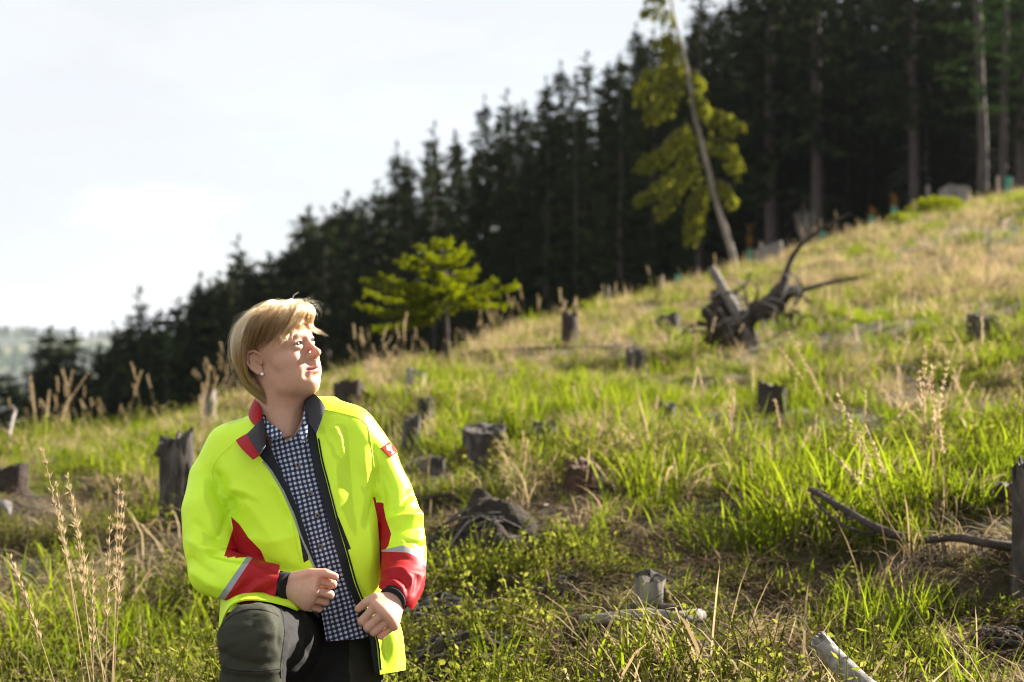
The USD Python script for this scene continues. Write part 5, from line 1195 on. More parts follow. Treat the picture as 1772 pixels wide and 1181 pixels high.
# the uprooted root
d0 = hit(1285, 600)[1]; U = lambda px, py, dd=0: P(px, py, d0 + dd); k_ = PX(d0); base = U(1285, 590)
rt = thing("uprooted_root", "dark uprooted root plate with long bare arms lying on the slope", "tree root", base)
CLEAR.append((base[0], base[1], .5)); CLEAR.append((base[0] - .4, base[1] + .2, .35)); CLEAR.append((base[0] + .4, base[1] + .3, .4))
def rpart(nm, pts, w0, w1, mat="dark_wood", seed=0, sides=10):
    q = np.array([U(*p) for p in pts]) - base; obj(nm, limb(None, q, np.asarray(w0) * k_ / 2, w1 * k_ / 2, sides, .3, seed), M[mat], rt, smooth=50)
RF = Field(U(1215, 605, -.5) - base, U(1420, 470, .6) - base, .035)
RF.chain([U(1245, 580, .1) - base, U(1250, 520, .2) - base], [.15, .13], .1); RF.chain([U(1262, 585, .0) - base, U(1285, 545, .1) - base], [.12, .10], .1); RF.chain([U(1318, 548, .1) - base, U(1350, 516, .15) - base, U(1376, 508, .2) - base], [.08, .10, .06], .06); RF.chain([U(1376, 508, .2) - base, U(1402, 524, .2) - base], [.06, .03], .03); RF.chain([U(1290, 600) - base, U(1292, 555) - base], [.10, .09], .05)
rv, rf = RF.mesh(1); rv = rv + normals(rv, rf) * ((meshkit.fbm(rv * 7, 4, 2) - .5) * .30)[:, None]; obj("root_plate", (rv, rf), M["soil"], rt, smooth=50)
rpart("root_arm", [(1250, 586, -.15), (1290, 558, -.1), (1325, 528, 0), (1352, 500, .05), (1364, 460, .1), (1385, 425, .1), (1415, 400, .1), (1442, 383, .1), (1474, 368, .1)], [10, 16, 30, 26, 13, 9, 7, 5, 2.5], 3, "dark_wood", 1)
rpart("root_arm", [(1230, 462, .1), (1252, 500, .05), (1276, 545, 0), (1284, 575, 0)], 15, 20, "grey_wood", 2)
rpart("root_arm", [(1290, 606, -.1), (1290, 575, -.08), (1287, 552, 0)], 26, 20, "stump_bark", 3, 12)
rpart("root_arm", [(1362, 510, .1), (1405, 497, .15), (1440, 488, .2), (1487, 480, .2)], 10, 4, "dark_wood", 4)
rpart("root_arm", [(1262, 572, 0), (1225, 562, -.05), (1192, 566, -.1), (1180, 578, -.1)], 9, 4, "dark_wood", 6)
rpart("root_arm", [(1290, 540, .2), (1275, 505, .25), (1290, 520, .2), (1300, 535, .2)], 6, 3, "grey_wood", 7)
rpart("root_arm", [(1225, 575, 0), (1215, 590, -.05), (1205, 600, -.1)], 6, 3, "dark_wood", 8)
rpart("root_arm", [(1305, 575, -.1), (1312, 590, -.1), (1318, 606, -.15)], 5, 2, "grey_wood", 9)
rr_ = np.random.default_rng(12)
for k in range(34):
    x0, y0 = rr_.uniform(1225, 1390), rr_.uniform(505, 590); a_ = rr_.uniform(0, 6.28); L_ = rr_.uniform(25, 85)
    rpart("root_arm", [(x0, y0, -.1), (x0 + math.cos(a_) * L_ * .5, y0 - abs(math.sin(a_)) * L_ * .5 + 4, -.2), (x0 + math.cos(a_ + .5) * L_, y0 - math.sin(a_ + .4) * L_ * .7, -.3)], rr_.uniform(3, 7), 1.5, ["dark_wood", "grey_wood", "soil"][k % 3], 20 + k, 6)
rpart("root_twig", [(1440, 384, .1), (1455, 398, .05), (1462, 404, .05)], 3, 1.5, "dark_wood", 10)
rpart("root_twig", [(1400, 410, .1), (1392, 385, .1), (1391, 350, .1)], 3, 1.5, "dark_wood", 11)

def branch(name, label, pts, w0, w1, mat, lift=.02, seed=0, twigs=(), cat="branch", sides=9, clear=True):
    """A piece of wood lying on the land along places of the photograph (each may carry its height above the land in px)."""
    q = []
    for p in pts:
        g = hit(p[0], p[1] + (p[2] if len(p) > 2 else 0)); q.append([g[0], g[1], g[2] + lift + (p[2] * PX(g[1]) if len(p) > 2 else 0)])
    q = np.array(q); kk = PX(q[:, 1].mean()); b = q.mean(0)
    if clear:
        for c_ in spline(q, 9):
            for dy in (0, .12, .26): CLEAR.append((c_[0] * (1 - dy / c_[1]), c_[1] - dy, .11))
    t = thing(name, label, cat, b)
    tb = limb(None, q - b, w0 * kk / 2, w1 * kk / 2, sides, .25, seed, 30); tb = (tb[0] + normals(*tb) * ((meshkit.fbm((tb[0] + b) * [38, 38, 38], 3, seed) - .5) * .55 * (w0 + w1) * kk / 4)[:, None], tb[1]); obj("wood", tb, M[mat], t, smooth=35)
    qq = spline(q, 30)
    for f_, dx, dy, dz, L in twigs:
        s = qq[int(f_ * 29)] - b; e = s + np.array([dx, dy, dz]) * L
        obj("side_twig", limb(None, [s, (s + e) / 2 + [0, 0, L * .08], e], w1 * kk * .45, w1 * kk * .18, 6, .2, seed + 3, 10), M[mat], t, smooth=50)
    return t
branch("fallen_branch", "charred black branch rising out of the grass at the right", [(1402, 858, 104), (1440, 880, 92), (1480, 904, 76), (1520, 926, 56), (1562, 944, 30)], 10, 15, "dark_wood", .02, 1, [(.1, .5, -.1, -.35, .22), (.35, .2, -.2, -.6, .05), (.5, .1, -.2, -.7, .05)])
branch("fallen_branch", "thin charred twig below the black branch at the right", [(1405, 866, 100), (1430, 900, 78), (1470, 926, 58), (1514, 932, 52)], 5, 6, "dark_wood", .02, 2)
branch("fallen_log", "dark rotten log lying in the tall grass at the right", [(1600, 952, 30), (1650, 950, 38), (1700, 958, 36), (1760, 962, 28)], 13, 18, "dark_wood", .03, 3, cat="log")
branch("fallen_log", "weathered log with peeling bark below the orange mossy stump", [(1005, 1094, 14), (1060, 1090, 16), (1120, 1082, 16), (1160, 1090, 15), (1212, 1084, 12)], 20, 26, "grey_wood", .03, 4, cat="log")
branch("fallen_log", "short grey log piece beside the mossy stump's foot", [(1085, 1072, 18), (1150, 1068, 24), (1195, 1076, 18)], 14, 10, "stump_bark", .03, 5, cat="log")
branch("wood_splinter", "pale wood splinter lying right of the woman's red cuff", [(797, 1016, 16), (815, 1026, 14), (835, 1032, 10)], 8, 4, "cut_wood", .01, 6, cat="wood")
branch("fallen_branch", "brown stick lying right of the pale splinter", [(850, 1038, 12), (900, 1028, 14), (940, 1026, 14), (985, 1032, 10)], 7, 10, "red_rot", .01, 7)
branch("fallen_branch", "thin curved stick beside the woman's elbow", [(735, 872, 16), (770, 862, 20), (800, 872, 10)], 5, 4, "dark_wood", .01, 8)
branch("wood_splinter", "white bark chip standing on the dark root mound", [(885, 868, 10), (892, 858, 8)], 5, 3, "cut_wood", .02, 9, cat="wood")
branch("fallen_branch", "pale bleached branch lying far up the slope at the centre", [(1180, 750, 6), (1215, 730, 10), (1275, 718, 4)], 4, 3, "grey_wood", .01, 10)
branch("fallen_branch", "curved dark branch rising at the far left", [(18, 770, 8), (22, 725, 30), (50, 690, 40), (62, 668, 45)], 5, 2, "stump_bark", .02, 11)
branch("fallen_branch", "pale bent branch end poking up at the left edge", [(14, 780, 6), (20, 740, 40), (24, 712, 55), (20, 690, 60)], 6, 4, "grey_wood", .02, 12)
branch("fallen_log", "pale broken log among the dry stems at the upper right", [(1592, 426, 3), (1620, 440, 3), (1650, 452, 1)], 10, 5, "cut_wood", .04, 13, cat="log")
branch("fallen_log", "light wood piece on the ridge at the far right", [(1735, 388, 3), (1755, 380, 5), (1771, 372, 8)], 6, 6, "cut_wood", .05, 14, cat="log")
branch("fallen_branch", "thin brown stick in front of the woman's knee", [(345, 1178, 1), (385, 1164, 2), (420, 1160, 1)], 7, 4, "stump_bark", .01, 15)
branch("fallen_branch", "long grey log lying below the young spruce", [(800, 618, 2), (880, 612, 3), (1000, 608, 2), (1090, 604, 1)], 7, 5, "stump_bark", .03, 16)
rd = np.random.default_rng(44)
STICKS = [(960, 640, 60, "grey stick on the open slope right of the young spruce's trunk"), (1120, 660, 50, "dark stick lying below the small weathered stump up the slope"), (1010, 690, 45, "bleached crooked stick on the bright slope above the mossy stumps"), (1400, 640, 40, "brown broken stick right below the uprooted root"),
          (1480, 720, 50, "short grey stick above the arching pale reed stems"), (870, 650, 50, "dark rotting stick in the straw right of the young spruce"), (640, 720, 40, "bleached stick just above the woman's left shoulder"), (1230, 860, 40, "brown stick in the grass left of the charred black branch"), (1080, 930, 50, "short grey stick in the herbs above the orange mossy stump"),
          (1480, 560, 40, "dark stick below the long right arm of the uprooted root"), (1560, 640, 45, "bleached stick beside the few dry stems at the right"), (1340, 770, 45, "brown stick below the charred half hidden stump"), (920, 880, 40, "grey stick right beside the dark mound of torn roots"), (1050, 850, 36, "dark stick at the foot of the reddish rotten stump"),
          (70, 870, 60, "bleached crooked stick near the light grey rock at the left"), (180, 960, 45, "brown broken stick behind the tall reeds at the left"), (60, 1000, 40, "grey stick low at the left picture edge behind the reeds"), (260, 930, 40, "dark stick below the tall grey stump"), (1180, 980, 45, "bleached stick in the herbs right above the orange mossy stump"), (1290, 1040, 50, "brown stick in the grass right of the weathered log")]
for k, (px_, py_, L_, lab_) in enumerate(STICKS):
    a_ = rd.uniform(-.5, .5); dx_, dy_ = math.cos(a_) * L_ / 2, math.sin(a_) * L_ * .2
    branch("fallen_branch", lab_, [(px_ - dx_, py_ - dy_, 3), (px_, py_ - 2, 4 + rd.uniform(0, 4)), (px_ + dx_, py_ + dy_, 4 + 8 * (k % 2 == 0))], rd.uniform(3, 6), rd.uniform(1.5, 3), ["grey_wood", "dark_wood", "grey_wood", "stump_bark"][k % 4], .015, 60 + k)
# silver broken branch in the foreground
dF = 3.55; b0 = P(1505, 1200, dF - .05); sb = thing("broken_branch", "silvery weathered branch with a splintered end at the lower right", "branch", b0)
q = np.array([P(1418, 1108, dF), P(1432, 1126, dF), P(1455, 1152, dF - .02), P(1492, 1186, dF - .05), P(1560, 1240, dF - .10), P(1640, 1300, dF - .16)]) - b0
v_, f_ = limb(None, q, .024, .036, 18, .16, 4, 60); obj("wood", (v_, f_), M["silver"], sb, smooth=50)
rngw = np.random.default_rng(4); ax = (q[0] - q[1]) / np.linalg.norm(q[0] - q[1])
for s_ in range(16):
    a_ = rngw.uniform(0, 6.28); rr = rngw.uniform(.004, .021); u_ = np.cross(ax, [0, 1, 0]); u_ /= np.linalg.norm(u_); w_ = np.cross(ax, u_); o_ = q[0] + (u_ * math.cos(a_) + w_ * math.sin(a_)) * rr
    obj("splinter", tube([o_ - ax * .02, o_ + ax * .006, o_ + ax * rngw.uniform(.006, .014)], [.005, .0042, .0015], 5), M["silver"], sb)
# trunk stub at the right edge
t_ = stump(1768, 1098, 32, 222, 4.6, "tall dark trunk stub cut by the right picture edge", seed=23, flare=.25)

# dark root mounds
def mound(px, py, wpx, hpx, label, seed, mat="soil"):
    g = hit(px, py); d = g[1]; s = PX(d); W, Hh = wpx * s / 2, hpx * s
    t = thing("root_mound", label, "mound", g)
    x, y = np.meshgrid(np.linspace(-1.25, 1.25, 46), np.linspace(-1.25, 1.25, 40)); r = np.hypot(x, y)
    z = Hh * np.clip(1 - r ** 2, 0, 1) ** .7 * (1 + 1.5 * (meshkit.fbm(np.stack([x * 2.2, y * 2.2, x * 0 + seed], -1), 4, seed) - .5)) - .05 * ss(r, .8, 1.25)
    X_, Y_ = x * W, y * max(W * .7, Hh); z = z + land(X_ + g[0], Y_ + g[1]) - g[2]
    i, j = np.meshgrid(np.arange(39), np.arange(45), indexing="ij"); f = np.stack([i * 46 + j, i * 46 + j + 1, (i + 1) * 46 + j + 1, (i + 1) * 46 + j], -1).reshape(-1, 4)
    obj("soil", (np.stack([X_, Y_, z], -1).reshape(-1, 3), f), M[mat], t, smooth=True)
    rng = np.random.default_rng(seed); hz = lambda a, b: float(land(a + g[0], b + g[1]) - g[2] + Hh * max(1 - (a / W) ** 2 - (b / max(W * .7, Hh)) ** 2, 0) ** .7)
    for k in range(46):
        a0, b0 = rng.uniform(-.8, .8) * W, rng.uniform(-.9, .2) * max(W * .7, Hh); an = rng.normal(0, .5) + (np.pi if rng.random() < .5 else 0); L = rng.uniform(.3, .9) * W
        p = [[a0 + math.cos(an) * L * u, b0 + math.sin(an) * L * u * .6 + rng.normal(0, .02), 0] for u in (0, .5, 1)]
        p = [[a, b, hz(a, b) + rng.uniform(.0, .02)] for a, b, _ in p]
        obj("root", limb(None, p, rng.uniform(.002, .007), .0015, 5, .2, k, 12), M["stump_bark" if k % 3 else "grey_wood"], t, smooth=True)
    MOUNDS.append((g[0], g[1], W * .95)); MOUNDS.append((g[0] - W * .6, g[1] - .1, W * .5)); MOUNDS.append((g[0] + W * .6, g[1] - .1, W * .5))
mound(825, 972, 240, 84, "dark mound of torn roots right of the woman's elbow", 1)
mound(800, 1082, 250, 34, "low dark root bed right of the jacket's hem", 2)
mound(790, 1160, 260, 46, "brown rotten wood mound beside the woman's hip", 3)
mound(1720, 1130, 120, 34, "dark hollow of roots at the lower right edge", 4)
mound(950, 1035, 120, 18, "small patch of bare dark roots in the herbs", 5)
mound(240, 1010, 150, 22, "bare brown root patch left of the woman's elbow", 6)

# tree guards, stakes, withered saplings
def guard(px, base, hpx, label, d, wither=0, wpx=9, stake=True):
    g = on_land(px, d); s = PX(d); h = hpx * s; CLEAR.append((g[0], g[1], .1))
    t = thing("tree_guard", label, "tree guard", g)
    n = 14; a = np.arange(n) * 2 * np.pi / n; r = wpx * s / 2
    V = np.vstack([np.stack([rr * np.cos(a), rr * np.sin(a), np.full(n, z)], 1) for rr, z in ((r, -.05), (r * .97, h * .5), (r * 1.02, h), (r * .86, h), (r * .86, h * .6))])
    i, j = np.meshgrid(np.arange(4), np.arange(n), indexing="ij"); f = np.stack([i * n + j, i * n + (j + 1) % n, (i + 1) * n + (j + 1) % n, (i + 1) * n + j], -1).reshape(-1, 4)
    obj("sleeve", (V, f), M["tube"], t, smooth=40)
    if stake: obj("stake", tube([[r * 1.25, 0, -.05], [r * 1.25, 0, h * .95]], [.02, .018], 6), M["stake"], t)
    if wither:
        mb = MB(); rng = np.random.default_rng(int(px)); hh = wither * s; mb.add(*tube([[0, 0, h * .5], [.01, 0, h + hh * .6], [0, .01, h + hh]], [.012, .009, .005], 5))
        m = 70; b = np.stack([rng.normal(0, 3.2 * s, m), rng.normal(0, 3.2 * s, m), rng.uniform(h, h + hh, m)], 1); dv = rng.normal(0, 1, (m, 3)); dv /= np.linalg.norm(dv, axis=1, keepdims=True); sd = np.cross(dv, rng.normal(0, 1, (m, 3))); sd /= np.linalg.norm(sd, axis=1, keepdims=True); l = 3.5 * s
        v = np.stack([b, b + dv * l * .5 + sd * l * .3, b + dv * l, b + dv * l * .5 - sd * l * .3], 1).reshape(-1, 3); f = np.arange(m)[:, None] * 4; mb.add(v, np.vstack([f + [0, 1, 2], f + [0, 2, 3]]))
        obj("withered_sapling", mb.mesh(), M["orange"], t)
guard(1173, 492, 30, "green tree guard left of the leaning tree's foot", 31)
guard(1297, 466, 34, "green tree guard with orange withered sapling right of the leaning tree", 36.5, 42)
guard(1424, 420, 28, "green tree guard behind the uprooted root's long arm", 37)
guard(1508, 402, 28, "green tree guard with a yellow withered tip left of the mossy hump", 37, 16)
guard(1547, 398, 36, "green tree guard beside a pale stake with a thin yellow sapling", 37.5, 22)
guard(1671, 364, 32, "green tree guard right of the big pale stump on the ridge", 39, 0, 11)
guard(1745, 352, 36, "green tree guard under the larch trunk at the far right", 39.5, 0, 11)
def stake(px, d, hpx, wpx, label, mat="stake", lean=0.0):
    g = on_land(px, d); s = PX(d); h = hpx * s; t = thing("stake", label, "stake", g)
    obj("post", tube([[0, 0, -.2], [lean * h * .5, 0, h * .5], [lean * h, 0, h]], [wpx * s / 2] * 3, 8, .06, int(px)), M[mat], t, smooth=40)
    obj("cut_top", tube([[lean * h, 0, h], [lean * h, 0, h + wpx * s * .25]], [wpx * s / 2 * .98, wpx * s * .28], 8), M["cut_wood"], t)
stake(1052, 27, 38, 6, "lone thin grey stake on the slope before the forest", "grey_wood")
stake(1315, 37, 40, 6, "brown stake right of the orange withered sapling", lean=.06)
stake(1146, 30, 34, 5, "thin stake with greenish foot left of the leaning tree")
stake(1606, 38, 52, 7, "tall grey post behind the green hump on the ridge", "grey_wood")
stake(1727, 39, 40, 6, "pale stake between the tree guards at the far right")
stake(635, 16, 30, 5, "short pale stake right behind the woman's face", lean=.15)

# individual tall reed grass stems in focus
def reed(px, py_base, d, tops, label, seed):
    g = on_land(px, d); t = thing("reed_grass", label, "grass", g); rng = np.random.default_rng(seed)
    for tx, ty in tops:
        tip = P(tx, ty, d + rng.uniform(-.08, .08)) - g; b = np.array([rng.normal(0, .03), rng.normal(0, .03), -.04]); s = MB()
        mid = b + (tip - b) * .55 + [0, 0, .06 * np.linalg.norm(tip - b)]; p = spline([b, mid, tip], 26)
        s.add(*tube(p, np.linspace(.0017, .0007, 26), 5, cap=False)); stem = obj("stem", s.mesh(), M["plume"], t)
        hd = MB(); k0 = 17; m = 210; i = rng.integers(k0, 26, m); base = p[i]; ax_ = (p[-1] - p[k0]) / np.linalg.norm(p[-1] - p[k0]); dv = ax_ * rng.uniform(.8, 1.3, (m, 1)) + rng.normal(0, .30, (m, 3)); dv /= np.linalg.norm(dv, axis=1, keepdims=True)
        sd = np.cross(dv, rng.normal(0, 1, (m, 3))); sd /= np.linalg.norm(sd, axis=1, keepdims=True); l = rng.uniform(.012, .032, (m, 1)) * (1.2 - .5 * (i[:, None] - k0) / 9); w = .0011
        v = np.stack([base, base + dv * l * .5 + sd * w, base + dv * l, base + dv * l * .5 - sd * w], 1).reshape(-1, 3); f = np.arange(m)[:, None] * 4; hd.add(v, np.vstack([f + [0, 1, 2], f + [0, 2, 3]]))
        obj("seed_head", hd.mesh(), M["plume"], t, kind="stuff")
    lf = MB(); blades(lf, rng, 14, .35, .04, .5, .004, 4, .9); obj("dead_leaves", lf.mesh(), M["dry"], t, kind="stuff")
reed(165, 1180, 3.9, [(75, 785), (118, 830), (128, 880), (98, 845), (205, 838), (212, 860)], "tall dry reed grass with feathery heads at the lower left", 1)
reed(190, 1175, 3.7, [(190, 905), (160, 980), (20, 970), (215, 880)], "shorter dry reed stems beside the tall ones at the lower left", 2)
reed(1632, 930, 5.3, [(1601, 608), (1612, 640), (1640, 632), (1590, 650), (1618, 690), (1625, 720)], "upright tawny reed grass clump standing tall at the right", 3)
reed(1575, 930, 5.0, [(1452, 690), (1500, 745), (1490, 755), (1437, 782)], "arching pale reed stems left of the upright tawny clump", 4)
reed(1470, 860, 7.5, [(1366, 578), (1345, 600), (1400, 640)], "thin dry stems leaning left in the middle of the slope", 5)
reed(1560, 700, 9.0, [(1547, 618), (1553, 640), (1570, 690)], "few dry stems left of the tawny clump", 6)
reed(905, 800, 6.5, [(905, 752), (912, 770)], "single dry stem in front of the large rotten stump", 7)
reed(355, 740, 9.5, [(362, 640), (350, 668), (376, 655), (380, 690), (345, 690)], "tawny reed grass behind the woman's back", 8)
reed(70, 790, 9.5, [(56, 668), (85, 680), (120, 690), (150, 650)], "bent dry reed stems at the far left skyline", 9)

# young bonsai-like spruce
def young_spruce():
    d = hit(775, 638)[1]; s = PX(d); g = on_land(775, d); rng = np.random.default_rng(21); t = thing("young_spruce", "young bright green spruce with flat layered crown and thin bare trunk", "tree", g)
    Q = lambda px, py, dd=0: P(px, py, d + dd) - g
    tp = spline([[0, 0, -.1], Q(774, 590), Q(772, 540), Q(770, 480), Q(766, 425)], 20); obj("trunk", tube(tp, np.linspace(4.5, 1.5, 20) * s, 8, .2, 2), M["bark"], t, smooth=40)
    crown, limbs = MB(), MB()
    boughs = [(542, 621, 529), (545, 651, 570), (540, 683, 572), (538, 721, 559), (525, 640, 507), (515, 638, 487), (505, 683, 491), (490, 665, 480), (480, 691, 453), (460, 705, 447), (450, 729, 428), (435, 752, 420), (430, 778, 417), (440, 800, 430), (450, 812, 440), (465, 828, 466), (480, 816, 482),
              (500, 802, 503), (520, 797, 529), (510, 852, 487), (512, 892, 495), (518, 873, 531), (520, 831, 527), (500, 735, 503), (470, 738, 470), (530, 745, 545), (486, 760, 486), (515, 700, 525), (455, 770, 448), (520, 660, 545), (530, 700, 550), (500, 780, 480), (508, 720, 520)]
    boughs += [(y0, x0, y0 - 4) for y0, x0 in zip(rng.uniform(440, 535, 14), rng.uniform(735, 800, 14))]
    for k, (y0, x1, y1) in enumerate(boughs):
        a0 = tp[int(np.argmin(np.abs(tp[:, 2] - Q(770, y0 + 6)[2])))]; e = Q(x1, y1, rng.normal(0, .25) if k < 33 else rng.choice([-1, 1]) * rng.uniform(.15, .5)); L = np.linalg.norm(e - a0)
        p = spline([a0, a0 * .45 + e * .55 + [0, 0, -.06 * L], e], 14); limbs.add(*tube(p, np.linspace(1.6, .6, 14) * s, 5))
        n = int(18 + 56 * L / (100 * s)); i = rng.integers(4, 14, n); b = p[i] + np.stack([rng.normal(0, 3.5 * s, n), rng.normal(0, 8 * s, n), rng.normal(1 * s, 2.2 * s, n)], 1)
        ax_ = (e - a0) / L; spray_set(crown, b, np.stack([ax_[0] + rng.normal(0, .6, n), ax_[1] + rng.normal(0, .6, n), .5 + 0 * i], 1), 10 * s, rng, .15, 4, .11)
    obj("branches", limbs.mesh(), M["bark"], t); obj("crown", crown.mesh(), M["young"], t, kind="stuff")
    for a, b in (((838, 580), (846, 530)), ((870, 578), (872, 545))): pass
young_spruce()
# leaning spruce
def leaning_spruce():
    d = 36.0; s = PX(d); g = on_land(1274, d); rng = np.random.default_rng(31); t = thing("leaning_spruce", "old leaning spruce with bare pale trunk and drooping yellow green branches", "tree", g)
    Q = lambda px, py, dd=0: P(px, py, d + dd) - g
    tp = spline([[0, 0, -.2], Q(1256, 400), Q(1240, 350), Q(1224, 285), Q(1205, 210), Q(1186, 105), Q(1170, 45), Q(1152, -60), Q(1140, -130)], 40); obj("trunk", tube(tp, np.interp(np.linspace(0, 1, 40), [0, .2, 1], [7.0, 5.2, 1.1]) * s, 10, .12, 3), M["pale_bark"], t, smooth=40)
    crown = MB()
    br = [([(1188, 92), (1150, 92), (1118, 118), (1102, 150)], 75), ([(1190, 100), (1160, 110), (1140, 130)], 60), ([(1195, 130), (1150, 160), (1118, 195)], 45), ([(1208, 210), (1170, 225), (1130, 262), (1102, 278)], 40), ([(1205, 185), (1235, 188), (1262, 196), (1283, 212)], 45), ([(1215, 245), (1245, 238), (1268, 255), (1278, 290)], 45),
          ([(1218, 262), (1180, 280), (1140, 310), (1102, 338)], 34), ([(1226, 292), (1200, 330), (1192, 370), (1188, 400)], 50), ([(1230, 310), (1252, 312), (1270, 345)], 34), ([(1222, 275), (1180, 300), (1150, 345), (1140, 362)], 34), ([(1212, 225), (1180, 232), (1150, 250)], 50), ([(1168, 40), (1150, 15), (1125, 12), (1115, 18)], 22), ([(1176, 66), (1155, 60), (1132, 72)], 20), ([(1180, 78), (1160, 82), (1145, 92)], 16),
          ([(1160, -5), (1140, -20), (1120, -5)], 25), ([(1228, 300), (1210, 350), (1200, 395)], 60), ([(1200, 165), (1215, 170), (1222, 190)], 30), ([(1192, 120), (1206, 125), (1212, 145)], 26), ([(1196, 150), (1205, 160), (1208, 180)], 30)]
    for pts, hang in br:
        dd = rng.normal(0, .5); p = spline([Q(a, b, dd * i / len(pts)) for i, (a, b) in enumerate(pts)], 16)
        obj("branch", tube(p, np.linspace(1.3, .5, 16) * s, 5), M["bark"], t)
        n = int(30 * np.linalg.norm(p[-1] - p[0]) / (40 * s)) + 24; i = rng.integers(2, 16, n); dr = rng.uniform(0, 1, n) ** 1.3 * hang * s * (.3 + .7 * np.sin(np.pi * np.clip(i / 15, .12, .95)))
        b = p[i] + np.stack([rng.normal(0, 2.6 * s, n), rng.normal(0, 5 * s, n), 2.5 * s - dr], 1)
        spray_set(crown, b, np.tile([0, 0, -1.1], (n, 1)), 14 * s, rng, .4, 4, .11)
    obj("crown", crown.mesh(), M["lean"], t, kind="stuff")
leaning_spruce()
# grey dead shrub and green hump on the ridge
g = on_land(1392, 36); t = thing("dead_shrub", "grey leafless shrub behind the uprooted root's arm", "shrub", g); mb = MB(); rng = np.random.default_rng(9); s = PX(36)
for k in range(90):
    a, le, h = rng.uniform(0, 6.28), rng.uniform(.05, .35), rng.uniform(30, 75) * s; mb.add(*tube([[0, 0, 0], [math.cos(a) * le * h * .6, math.sin(a) * le * h * .6, h * .6], [math.cos(a) * le * h, math.sin(a) * le * h, h]], [.012, .008, .004], 3, cap=False))
obj("twigs", mb.mesh(), M["grey_wood"], t, kind="stuff")
def hump(px, py, w, h, d, label, seed, mat="young"):
    g = on_land(px, d); s = PX(d); rng = np.random.default_rng(seed); t = thing("low_bush", label, "bush", g); mb = MB(); n = 900
    u = rng.normal(0, 1, (n, 3)); u /= np.linalg.norm(u, axis=1, keepdims=True); u[:, 2] = np.abs(u[:, 2]); b = u * rng.uniform(.6, 1, (n, 1)) * [w * s / 2, w * s / 2.5, h * s]
    spray_set(mb, b, u + [0, 0, .4], 6 * s, rng, 0, 4, .14); obj("foliage", mb.mesh(), M[mat], t, kind="stuff")
    st_ = MB(); [st_.add(*tube([[0, 0, 0], q * .5, q], [.02, .012, .006], 4)) for q in b[:14]]; obj("stems", st_.mesh(), M["bark"], t, kind="stuff")
hump(1625, 395, 110, 30, 36, "bright green low bush hump on the ridge below the big pale stump", 1)
hump(1008, 545, 30, 22, 27, "small green seedling bush behind the dark forked stump", 2)
hump(845, 560, 36, 14, 19, "small green bush under the young spruce's right branch", 3)
hump(1560, 420, 60, 16, 35, "low green bush left of the hump on the ridge", 4)
# thin brown seedlings and twigs in the near grass
def seedling(px, base, d, hpx, label, seed, leaves=14, lean=.2):
    g = on_land(px, d); s = PX(d); rng = np.random.default_rng(seed); t = thing("seedling", label, "plant", g); h = hpx * s
    p = spline([[0, 0, -.03], [lean * h * .3, 0, h * .5], [lean * h, 0, h]], 16); obj("stem", tube(p, np.linspace(.0035, .0012, 16), 6), M["twig"], t, smooth=True)
    for k in range(leaves):
        b = p[rng.integers(4, 16)]; a = rng.uniform(0, 6.28); L = rng.uniform(.014, .030); dv = np.array([math.cos(a), math.sin(a), rng.uniform(.1, .8)]); dv /= np.linalg.norm(dv); sd = np.cross(dv, [0, 0, 1]); sd /= np.linalg.norm(sd); up = np.cross(sd, dv) * L * .08
        v = np.array([b, b + dv * L * .35 + sd * L * .24, b + dv * L * .75 + sd * L * .2, b + dv * L, b + dv * L * .75 - sd * L * .2, b + dv * L * .35 - sd * L * .24, b + dv * L * .5 - up]); obj("leaf", (v, [[0, 1, 6], [1, 2, 6], [2, 3, 6], [3, 4, 6], [4, 5, 6], [5, 0, 6]]), M["herb"], t)
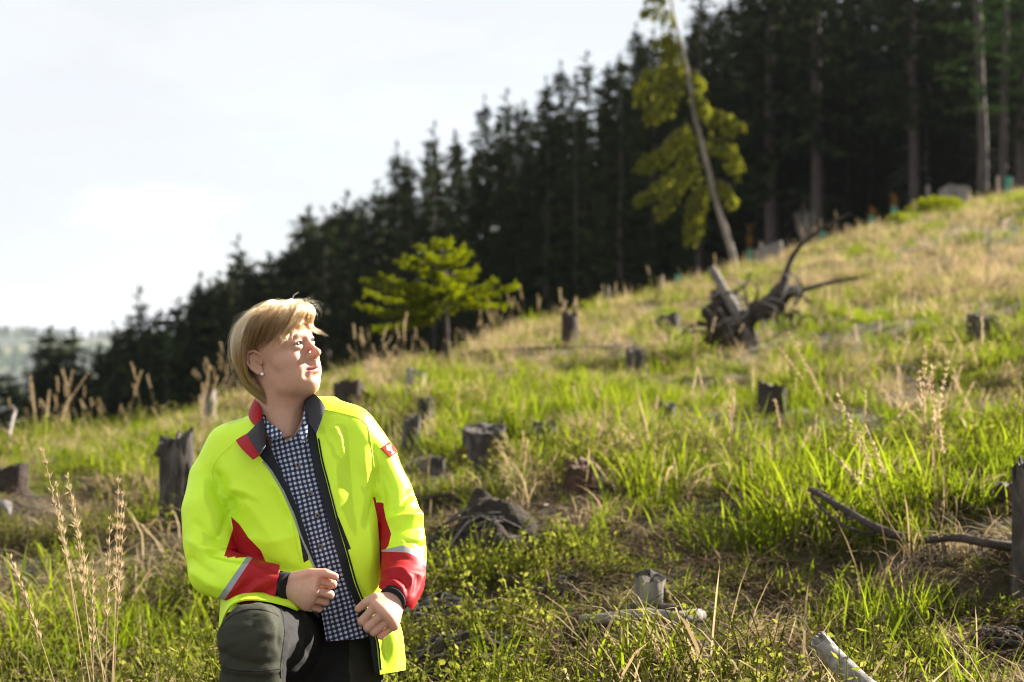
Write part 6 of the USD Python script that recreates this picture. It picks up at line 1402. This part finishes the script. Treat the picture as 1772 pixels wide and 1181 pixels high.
for k, (px, d, h, ln, n, lab) in enumerate([(1355, 3.7, 62, -.1, 18, "leafy sprig just left of the silvery branch's tip"), (1530, 3.75, 95, .1, 26, "leafy sprig right of the silvery branch"), (1640, 3.8, 80, -.1, 22, "bushy leafy sprig at the lower right"), (1480, 3.9, 60, .2, 14, "leafy sprig behind the silvery branch"), (1400, 3.6, 40, .1, 10, "short leafy sprig left of the silvery branch's middle"),
        (1720, 3.7, 60, -.2, 18, "leafy sprig at the right corner"), (880, 4.3, 60, .1, 18, "leafy sprig right of the woman's hip"), (740, 4.2, 50, -.1, 14, "leafy sprig beside the jacket's hem"), (970, 4.2, 70, .2, 16, "leafy sprig in the lower middle"), (1190, 4.0, 60, -.2, 16, "leafy sprig below the weathered log"), (130, 3.9, 50, .2, 12, "leafy sprig between the reed stems at the left")]):
    seedling(px, 0, d, h, lab, k + 40, n, ln)
def bare_twig(pts, d, label, seed):
    q = np.array([P(a, b, d) for a, b in pts]); g = q[0]; t = thing("bare_twig", label, "twig", g); p = spline(q - g, 24); obj("stem", tube(p, np.linspace(.0032, .0010, 24), 6, .2, seed), M["twig"], t, smooth=True); rng = np.random.default_rng(seed)
    for k in range(7):
        b = p[rng.integers(6, 23)]; e = b + np.array([rng.choice([-1, 1]) * rng.uniform(.02, .06), rng.normal(0, .03), rng.uniform(.02, .06)]); obj("side_twig", tube([b, (b + e) / 2 + [0, 0, .006], e], [.0014, .001, .0006], 4), M["twig"], t)
bare_twig([(1072, 1190), (1050, 1120), (1030, 1060), (994, 1020)], 4.0, "thin bare twig bending left in the lower middle", 1)
bare_twig([(1370, 1190), (1300, 1150), (1280, 1125), (1265, 1075)], 3.8, "thin reddish twig left of the silvery branch", 2)
bare_twig([(1420, 1190), (1412, 1120), (1405, 1100), (1355, 1050)], 3.7, "thin bare twig leaning over the silvery branch's tip", 3)
bare_twig([(1600, 1085), (1560, 1010), (1540, 960)], 4.2, "thin pale twig in the tall grass at the right", 4)
bare_twig([(1700, 1180), (1660, 1110), (1620, 1060)], 3.8, "grey bare twig at the lower right corner", 5)
bare_twig([(1510, 1190), (1512, 1120), (1511, 1075)], 3.75, "straight brown twig right of the silvery branch", 6)
BARE.append((BASE[0] + .02, 3.5, .42)); BARE.append((SHIN[0], 3.05, .17)); BARE.append((KN_L[0], 3.75, .25))
meadow()
